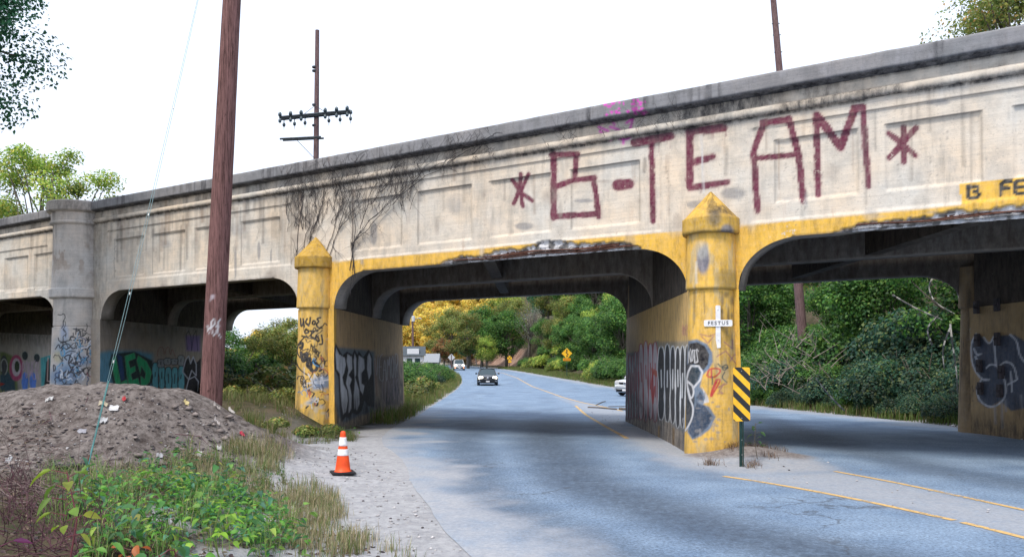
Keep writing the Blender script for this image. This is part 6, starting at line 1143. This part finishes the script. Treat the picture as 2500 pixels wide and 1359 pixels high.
# ground-hugging weeds
GW = [(90, 1300), (230, 1180), (420, 1190), (560, 1210), (640, 1230), (700, 1290), (760, 1370), (180, 1370), (330, 1260)]; GW2 = [(100, 1150), (240, 1150), (330, 1230), (240, 1290), (120, 1230)]; GW3 = [(150, 985), (220, 985), (235, 1010), (200, 1025), (165, 1018)]; GW4 = [(300, 1130), (460, 1100), (700, 1160), (640, 1230), (420, 1220)]
def weeds(name, n, polys, hmax, ls, pl, label, R, yr=(4.2, 16), each=7):
    P = in_regions(n, polys, R=R, yr=yr); P = P[fbm(P[:, 0] * 1.6, P[:, 1] * 1.6, len(name)) > .40]; P = np.repeat(P, each, 0); N = len(P); hh = hmax * R.uniform(.1, 1, N) * (.5 + fbm(P[:, 0] * 2, P[:, 1] * 2, 66)); P[:, :2] += R.normal(size=(N, 2)) * .05; P[:, 2] = gz(P[:, 0], P[:, 1]) + hh; a = R.uniform(0, 2 * pi, N)
    U = np.stack([np.cos(a), np.sin(a), R.uniform(-.3, .35, N)], -1); Nn = np.stack([R.normal(size=N) * .35, R.normal(size=N) * .35, np.ones(N)], -1)
    o = big_leaves(name, P, U, Nn, ls * R.uniform(.5, 1.35, N), pal(N, R, *pl)); tag(o, label, 'weeds', kind='stuff'); return o
GP = ([(.08, .24, .05), (.13, .34, .05), (.05, .15, .05), (.28, .42, .07), (.07, .22, .13)], [4, 4, 3, 2, 2])
weeds('ground_weeds', 2700, [GW, [(560, 1240), (700, 1280), (760, 1370), (300, 1370), (300, 1240)]], .26, .076, GP, 'dense bright green leafy weeds at the bottom left', Rg)
weeds('creeping_weeds', 1800, [GW2, GW4], .16, .055, ([(.05, .13, .04), (.10, .17, .05), (.14, .13, .05)], [4, 3, 2]), 'sparser creeping weeds below the dirt mound', Rg)
weeds('taller_weeds', 260, [GW, GW4], .45, .085, ([(.07, .20, .06), (.16, .30, .06), (.06, .17, .10), (.30, .30, .07)], [4, 3, 3, 1]), 'taller mixed weeds standing out of the low weeds', Rg, each=9)
P = clump(in_regions(900, [GW, GW2, GW4], R=Rg), Rg, 16, .05); grass('green_grass', P, .32, .006, pal(len(P), Rg, [(.12, .24, .05), (.20, .30, .07), (.34, .32, .16)], [4, 3, 2]), 'thin green grass blades through the weeds', Rg, .8)
P = clump(in_regions(160, [[(360, 1120), (620, 1100), (700, 1140), (640, 1240), (440, 1240)]], R=Rg), Rg, 14, .12); grass('seed_grass', P, .55, .005, pal(len(P), Rg, [(.30, .34, .14), (.45, .40, .24)], [3, 2]), 'tall pale seeding grass between the mound and the weeds', Rg, .5)
weeds('mound_weeds', 70, [GW3], .22, .06, ([(.16, .28, .03), (.10, .2, .03)], [3, 2]), 'small bright weed patch on the dirt mound', Rg, (8, 16), 12)
weeds('pier_weeds', 260, [G5, [(740, 1045), (840, 1050), (850, 1080), (740, 1085)]], .28, .05, ([(.05, .15, .02), (.10, .2, .03)], [3, 2]), 'green weeds at the foot of the left yellow pilaster', Rg, (14, 22), 9)
weeds('island_weeds', 26, [[(1680, 1090), (1720, 1095), (1720, 1120), (1685, 1115)], [(1870, 1075), (1930, 1100), (1900, 1110), (1860, 1095)]], .2, .05, ([(.10, .15, .03), (.16, .18, .05)], [3, 2]), 'few green weeds beside the middle pier', Rg, (12, 18), 12)
# individually visible plants, placed where they root
def stem_plant(name, label, px, py_base, Y, height, nleaf, ls, pl, R, stemc=(.14, .04, .05), spread=.5, comp=False):
    b0 = at(px, py_base, Y); b0[2] = float(gz(b0[0], b0[1])); root = empty(name, tuple(b0), label, 'plant'); mb = MB(); top = b0 + np.array([R.uniform(-.08, .08), R.uniform(-.08, .08), height]); mid = (b0 + top) / 2 + R.normal(size=3) * .03
    mb.tube([b0 - np.array([0, 0, .05]), mid, top], [.007, .006, .004], 6); P, U, S_ = [], [], []
    for k in range(nleaf):
        f = .3 + .7 * (k + .5) / nleaf; q = b0 + (top - b0) * f; a = k * 2.4 + R.uniform(-.4, .4); d = np.array([cos(a), sin(a), .25]); e = q + d * spread * ls * 1.6; mb.tube([q, e], [.004, .0025], 5)
        if comp:
            for j, (t_, sd_) in enumerate(((.4, 1), (.4, -1), (.75, 1), (.75, -1), (1, 0))): P.append(q + (e - q) * t_ * 1.5); aa = a + sd_ * .9; U.append((cos(aa), sin(aa), -.1)); S_.append(ls * R.uniform(.6, .9))
        else: P.append(e); U.append((d[0], d[1], R.uniform(-.5, .1))); S_.append(ls * R.uniform(.7, 1.2))
    P, U, S_ = np.array(P), np.array(U), np.array(S_); Nn = np.stack([R.normal(size=len(P)) * .3, R.normal(size=len(P)) * .3 - .35, np.ones(len(P))], -1)
    mb.build('stem', simple(name + '_stem', stemc, .7), root); big_leaves('leaves', P, U, Nn, S_, pal(len(P), R, *pl, .12), root); return root
Rp = np.random.RandomState(5)
stem_plant('broadleaf_weed', 'tall weed with big yellow-green leaves on reddish stems at lower left', 165, 1330, 5.6, .66, 13, .125, ([(.20, .28, .03), (.14, .24, .04), (.28, .30, .04)], [3, 3, 1]), Rp)
stem_plant('broadleaf_weed', 'weed with large dull green leaves and red stem near the bottom edge', 385, 1370, 5.0, .42, 12, .15, ([(.05, .17, .05), (.07, .2, .06)], [3, 2]), Rp)
stem_plant('broadleaf_weed', 'weed with pale blue-green leaves beside the red stemmed one', 450, 1330, 5.6, .3, 8, .13, ([(.07, .22, .11), (.05, .18, .09)], [3, 2]), Rp)
stem_plant('sapling', 'light green sapling with serrated leaflets at the bottom left', 150, 1385, 4.7, .40, 9, .11, ([(.13, .33, .05), (.09, .26, .05)], [3, 2]), Rp, (.10, .12, .04), .9, True)
stem_plant('sapling', 'bright lime sapling sticking up from the weeds', 545, 1300, 6.6, .45, 7, .10, ([(.22, .42, .04), (.16, .34, .04)], [3, 2]), Rp, (.12, .16, .05), .9, True)
stem_plant('sapling', 'yellow leaved seedling at the bottom edge', 590, 1375, 5.4, .22, 6, .11, ([(.60, .48, .07), (.5, .45, .1)], [3, 1]), Rp, (.2, .15, .05), .8, True)
stem_plant('sapling', 'tiny orange brown seedling among the weeds', 312, 1330, 5.8, .18, 6, .08, ([(.42, .12, .04), (.3, .1, .04)], [3, 1]), Rp, (.1, .05, .04), .7)
stem_plant('broadleaf_weed', 'purple leaved stalk at the lower left edge', 15, 1375, 5.0, .42, 5, .14, ([(.14, .03, .10), (.10, .04, .08)], [3, 2]), Rp, (.10, .02, .05))
stem_plant('roadside_seedling', 'spindly seedling rooted beside the marker post', 1850, 1110, 13.9, .62, 9, .09, ([(.05, .13, .04), (.08, .16, .05)], [3, 2]), Rp, (.12, .10, .07))
# dead stalks and twigs
def sticks(name, P, D, L_, r, mat, label, cat, R, bend=.15):
    mb = MB()
    for p, d, l in zip(P, D, L_):
        d = d / np.linalg.norm(d); q1 = p + d * l * .5 + R.normal(size=3) * l * bend * .5; q2 = p + d * l + R.normal(size=3) * l * bend; mb.tube([p, q1, q2], [r, r * .8, r * .4], 4, cap=False)
    o = mb.build(name, mat); tag(o, label, cat, kind='stuff'); return o
stalkm = simple('dead_stalk', (.085, .04, .05), .9, var=.6, scale=3); twm = simple('grey_brown_twig', (.16, .12, .115), .9, var=.6, scale=3)
P = in_regions(2600, [[(0, 1230), (180, 1240), (330, 1300), (420, 1370), (0, 1370)], [(0, 1130), (120, 1150), (60, 1260), (0, 1260)]], R=Rg, yr=(4, 10)); D = np.stack([Rg.normal(size=len(P)) * .6, Rg.normal(size=len(P)) * .6, np.abs(Rg.normal(size=len(P))) * .8 + .1], -1)
sticks('dead_stalks', P, D, Rg.uniform(.08, .45, len(P)), .004, stalkm, 'tangle of dead purplish stalks at the lower left', 'dead stalks', Rg)
P = in_regions(2000, [[(0, 1060), (160, 1100), (330, 1150), (260, 1240), (0, 1240)], [(0, 1000), (150, 1010), (80, 1100), (0, 1110)], [(210, 1180), (380, 1190), (400, 1230), (220, 1225)]], R=Rg, yr=(6, 15)); D = np.stack([Rg.normal(size=len(P)), Rg.normal(size=len(P)) * .5, np.abs(Rg.normal(size=len(P))) * .15 + .04], -1); P[:, 2] += .01
sticks('brush_pile', P, D, Rg.uniform(.1, .7, len(P)), .005, twm, 'grey brown brush strewn along the left foot of the mound', 'brush', Rg)
P = in_regions(520, [[(330, 1000), (390, 1010), (450, 1080), (450, 1110), (400, 1080), (340, 1030)], [(90, 985), (240, 960), (240, 985), (110, 1030)]], R=Rg, yr=(8, 16)); D = np.stack([Rg.normal(size=len(P)) * .3 + .6, -.5 + Rg.normal(size=len(P)) * .2, -.35 + Rg.normal(size=len(P)) * .1], -1); P[:, 2] += .03
sticks('root_tangle', P, D, Rg.uniform(.2, .8, len(P)), .006, stalkm, 'tangle of roots and dead vines on the face of the mound', 'roots', Rg, .1)
P = in_regions(5200, [[(0, 1150), (500, 1130), (700, 1180), (960, 1370), (0, 1370)], [(0, 1000), (140, 1010), (120, 1160), (0, 1160)]], R=Rg, yr=(4.2, 15)); a = Rg.uniform(0, 6.28, len(P)); P[:, 2] += .012
o = big_leaves('leaf_litter', P, np.stack([np.cos(a), np.sin(a), Rg.normal(size=len(P)) * .15], -1), np.stack([Rg.normal(size=len(P)) * .3, Rg.normal(size=len(P)) * .3, np.ones(len(P))], -1), Rg.uniform(.03, .08, len(P)), pal(len(P), Rg, [(.17, .12, .09), (.10, .07, .07), (.26, .20, .15), (.06, .05, .05)], [3, 4, 2, 3])); tag(o, 'dead leaves and chaff matted over the foreground bank', 'leaf litter', kind='stuff')
# stones and rubble
def rocks(name, P, s, mat, label, R):
    V = []; F = []; base_ = np.array([(1, 0, 0), (-1, 0, 0), (0, 1, 0), (0, -1, 0), (0, 0, 1), (0, 0, -.6), (.6, .6, .5), (-.6, .5, .5), (-.5, -.6, .5), (.6, -.6, .4)], float)
    fc = [(4, 6, 7), (4, 7, 8), (4, 8, 9), (4, 9, 6), (0, 2, 6), (2, 7, 6), (2, 1, 7), (1, 8, 7), (1, 3, 8), (3, 9, 8), (3, 0, 9), (0, 6, 9), (5, 2, 0), (5, 1, 2), (5, 3, 1), (5, 0, 3)]
    N = len(P); ss = s * R.uniform(.4, 1.6, N) ** 1.3; J = base_[None] * R.uniform(.6, 1.3, (N, 10, 1)) * ss[:, None, None] * np.array([1, .9, .6]); a = R.uniform(0, 6.28, N); c_, s_ = np.cos(a)[:, None], np.sin(a)[:, None]; X = J[..., 0] * c_ - J[..., 1] * s_; Y = J[..., 0] * s_ + J[..., 1] * c_
    V = np.stack([X + P[:, :1], Y + P[:, 1:2], J[..., 2] + P[:, 2:3] + ss[:, None] * .15], -1).reshape(-1, 3); F = (np.arange(N)[:, None, None] * 10 + np.array(fc)[None]).reshape(-1, 3)
    o = link(name, mesh_np(name, V, F), mat); tag(o, label, 'stones', kind='stuff')
stone = simple('pale_stone', (.36, .35, .36), .9, var=.6, scale=3); dstone = simple('dark_stone', (.075, .065, .07), .9, var=.5, scale=3)
MOUNDP = [(0, 990), (330, 945), (600, 1030), (700, 1130), (500, 1150), (0, 1150)]
rocks('mound_stones', in_regions(1500, [MOUNDP], R=Rg, yr=(8, 17)), .013, stone, 'small pale stones and litter bits over the dirt mound', Rg)
rocks('bank_rubble', in_regions(420, [[(560, 1000), (740, 985), (770, 1060), (720, 1110), (640, 1090)]], R=Rg, yr=(11, 24)), .022, simple('grey_rubble', (.27, .26, .27), .95, var=.6, scale=6), 'grey rubble and stones on the bank between mound and left pilaster', Rg)
rocks('mound_lumps', in_regions(340, [MOUNDP], R=Rg, yr=(8, 17)), .045, simple('pale_dirt_lump', (.20, .17, .16), .95, var=.5, scale=5, bump=.6), 'larger lumps of pale dirt on the mound', Rg)
rocks('mound_clods', in_regions(3000, [MOUNDP], R=Rg, yr=(8, 17)), .019, dstone, 'dark clods of soil over the dirt mound', Rg)
def onroad(N, poly, R, yr=(6, 30), xr=(-4, 14)):
    x = R.uniform(*xr, N * 8); y = R.uniform(*yr, N * 8); z = gbase(y) + .008; px, py = projn(np.stack([x, y, z], -1)); k = inpoly(px, py, poly); return np.stack([x, y, z], -1)[k][:N]
rocks('shoulder_gravel', np.concatenate([in_regions(520, [[(650, 1150), (720, 1090), (900, 1090), (1000, 1180), (1150, 1370), (960, 1370), (800, 1200)]], R=Rg, yr=(6.5, 18), xr=(-6, 1)) * np.array([1, 1, 1.]), onroad(160, [(1430, 990), (1530, 990), (1530, 1070), (1700, 1140), (1750, 1165), (1530, 1090)], Rg), onroad(170, [(1830, 1165), (2035, 1150), (2500, 1245), (2500, 1310), (2100, 1220)], Rg), onroad(120, [(1950, 1100), (2100, 1130), (2200, 1170), (2035, 1148)], Rg)]), .014, stone, 'loose pale gravel on the shoulder and on the striped island', Rg)
rocks('dark_gravel', np.concatenate([in_regions(120, [[(650, 1150), (720, 1090), (900, 1090), (1000, 1180), (1100, 1320), (960, 1370), (800, 1200)]], R=Rg, yr=(6.5, 18), xr=(-6, 1)), onroad(60, [(1400, 960), (1530, 960), (1530, 1050), (1440, 1010)], Rg, (17, 60)), onroad(150, [(1680, 1100), (1960, 1110), (1980, 1150), (1720, 1150)], Rg)]), .013, dstone, 'scattered dark gravel by the pier and on the shoulder', Rg)
Pq = onroad(420, [(2270, 1000), (2345, 995), (2500, 1060), (2500, 1075), (2340, 1045), (2270, 1025)], Rg, (14, 28), (8, 14)); rocks('pier_rubble', Pq, .04, stone, 'broken rubble along the foot of the right pier', Rg)
# broken branches on the road behind the pier
for k, (L_, r_, lb) in enumerate((([(1435, 995), (1460, 996), (1505, 1000)], .03, 'long flat broken board on the road beyond the middle pier'), ([(1455, 989), (1470, 982), (1478, 980)], .02, 'short forked stick on the road beyond the middle pier'), ([(1512, 1000), (1545, 1002)], .05, 'stubby dark log lying by the yellow line beyond the pier'), ([(1485, 993), (1530, 992)], .018, 'thin straight stick on the road nearest the hidden car'))):
    P_ = [gpt(*p) for p in L_]; P_ = [(a, b, float(gbase(b)) + r_ + .008) for a, b in P_]; mb = MB(); mb.tube(P_, r_, 6); o = mb.build('broken_branch', M['bark']); tag(o, lb, 'branch')
# litter
def litter(name, px, py, Y, w_, h_, c, label, cat='litter', tilt=.5):
    p = at(px, py, Y); x, y = p[0], p[1]; 
    for _ in range(30):      # slide along the sight line to the ground
        z = float(gz(x, y)); y += (p[2] - z) * 0 ; break
    R = np.random.RandomState(int(px)); n_ = 6; V = []
    w_ *= .75; h_ *= .75; c = tuple(q_ * .8 for q_ in c)
    for i in range(n_):
        for j in range(n_): u_, v_ = (i / (n_ - 1) - .5) * w_, (j / (n_ - 1) - .5) * h_; V.append((x + u_, y + v_ * .8, float(gz(x + u_, y + v_ * .8)) + .015 + abs(R.normal()) * .018 + (j / n_) * h_ * tilt))
    F = [(i * n_ + j, (i + 1) * n_ + j, (i + 1) * n_ + j + 1, i * n_ + j + 1) for i in range(n_ - 1) for j in range(n_ - 1)]; mb = MB(); mb.add(V, F); o = mb.build(name, simple(name + '_mat', c, .6, bump=0)); tag(o, label, cat)
    m = o.modifiers.new('thick', 'SOLIDIFY'); m.thickness = .004
def ground_hit(px, py, y0=5., y1=30.):
    r = ray(px, py); t = np.linspace(y0, y1, 1500) / r[1]; P = np.array([0, 0, CH]) + r * t[:, None]; k = np.nonzero(P[:, 2] <= gz(P[:, 0], P[:, 1]))[0]; return (P[k[0]] if len(k) else P[-1])
for nm, px, py, w_, h_, c, lb in (('styrofoam_cup', 253, 1033, .13, .10, (.45, .46, .48), 'grey flat block of foam on the left of the mound'), ('crumpled_paper', 278, 1003, .18, .08, (.6, .6, .62), 'crumpled white paper near the top of the mound beside the wire'), ('yellow_wrapper', 455, 990, .10, .08, (.6, .5, .25), 'yellowish wrapper high on the right of the mound'), ('red_wrapper', 303, 982, .07, .05, (.5, .05, .06), 'small red scrap near the mound crest'), ('red_wrapper', 592, 1065, .10, .07, (.5, .02, .07), 'crumpled red can-like scrap at the right foot of the mound'), ('white_rag', 487, 1113, .07, .11, (.62, .62, .6), 'white triangular scrap at the base of the mound'), ('paper_scrap', 535, 1100, .09, .05, (.55, .55, .55), 'white paper scrap right of the triangular scrap'), ('paper_scrap', 575, 1100, .10, .05, (.5, .48, .47), 'pale scrap lying nearest the grass at the mound foot'), ('paper_scrap', 530, 1035, .10, .06, (.55, .5, .48), 'cream scrap on the right slope of the mound'), ('plastic_scrap', 565, 1008, .14, .07, (.45, .42, .4), 'curled pale bark-like strip on the right shoulder of the mound'), ('plastic_scrap', 530, 998, .14, .06, (.42, .38, .36), 'long pale strip below the pole'), ('white_rag', 20, 1130, .10, .09, (.5, .52, .55), 'white rag at the left edge under the mound'), ('cardboard', 252, 990, .17, .07, (.5, .44, .32), 'flat tan cardboard on top of the mound left of the crest'), ('paper_scrap', 137, 1145, .10, .07, (.6, .58, .6), 'white scrap against the hubcap'), ('plastic_scrap', 390, 1118, .12, .05, (.45, .46, .5), 'grey plastic scrap in the weeds below the mound'), ('paper_scrap', 120, 978, .14, .05, (.6, .6, .6), 'white board scrap at the foot of the round pilaster'), ('plastic_scrap', 200, 1060, .16, .05, (.4, .4, .45), 'grey flattened bottle beside the wire')):
    p = ground_hit(px, py); litter(nm, px, py, p[1], w_, h_, c, lb)
p = ground_hit(165, 1140); hc = empty('hubcap', tuple(p), 'dark wheel rim half buried at the foot of the mound', 'hubcap'); mb = MB(); mb.lathe([(.19, -.02), (.21, 0), (.2, .03), (.17, .035), (.15, .01)], (p[0], p[1] + .05, p[2] + .03), 28); mb.build('rim', simple('dark_wheel_rim', (.05, .05, .05), .6), hc, smooth=True)
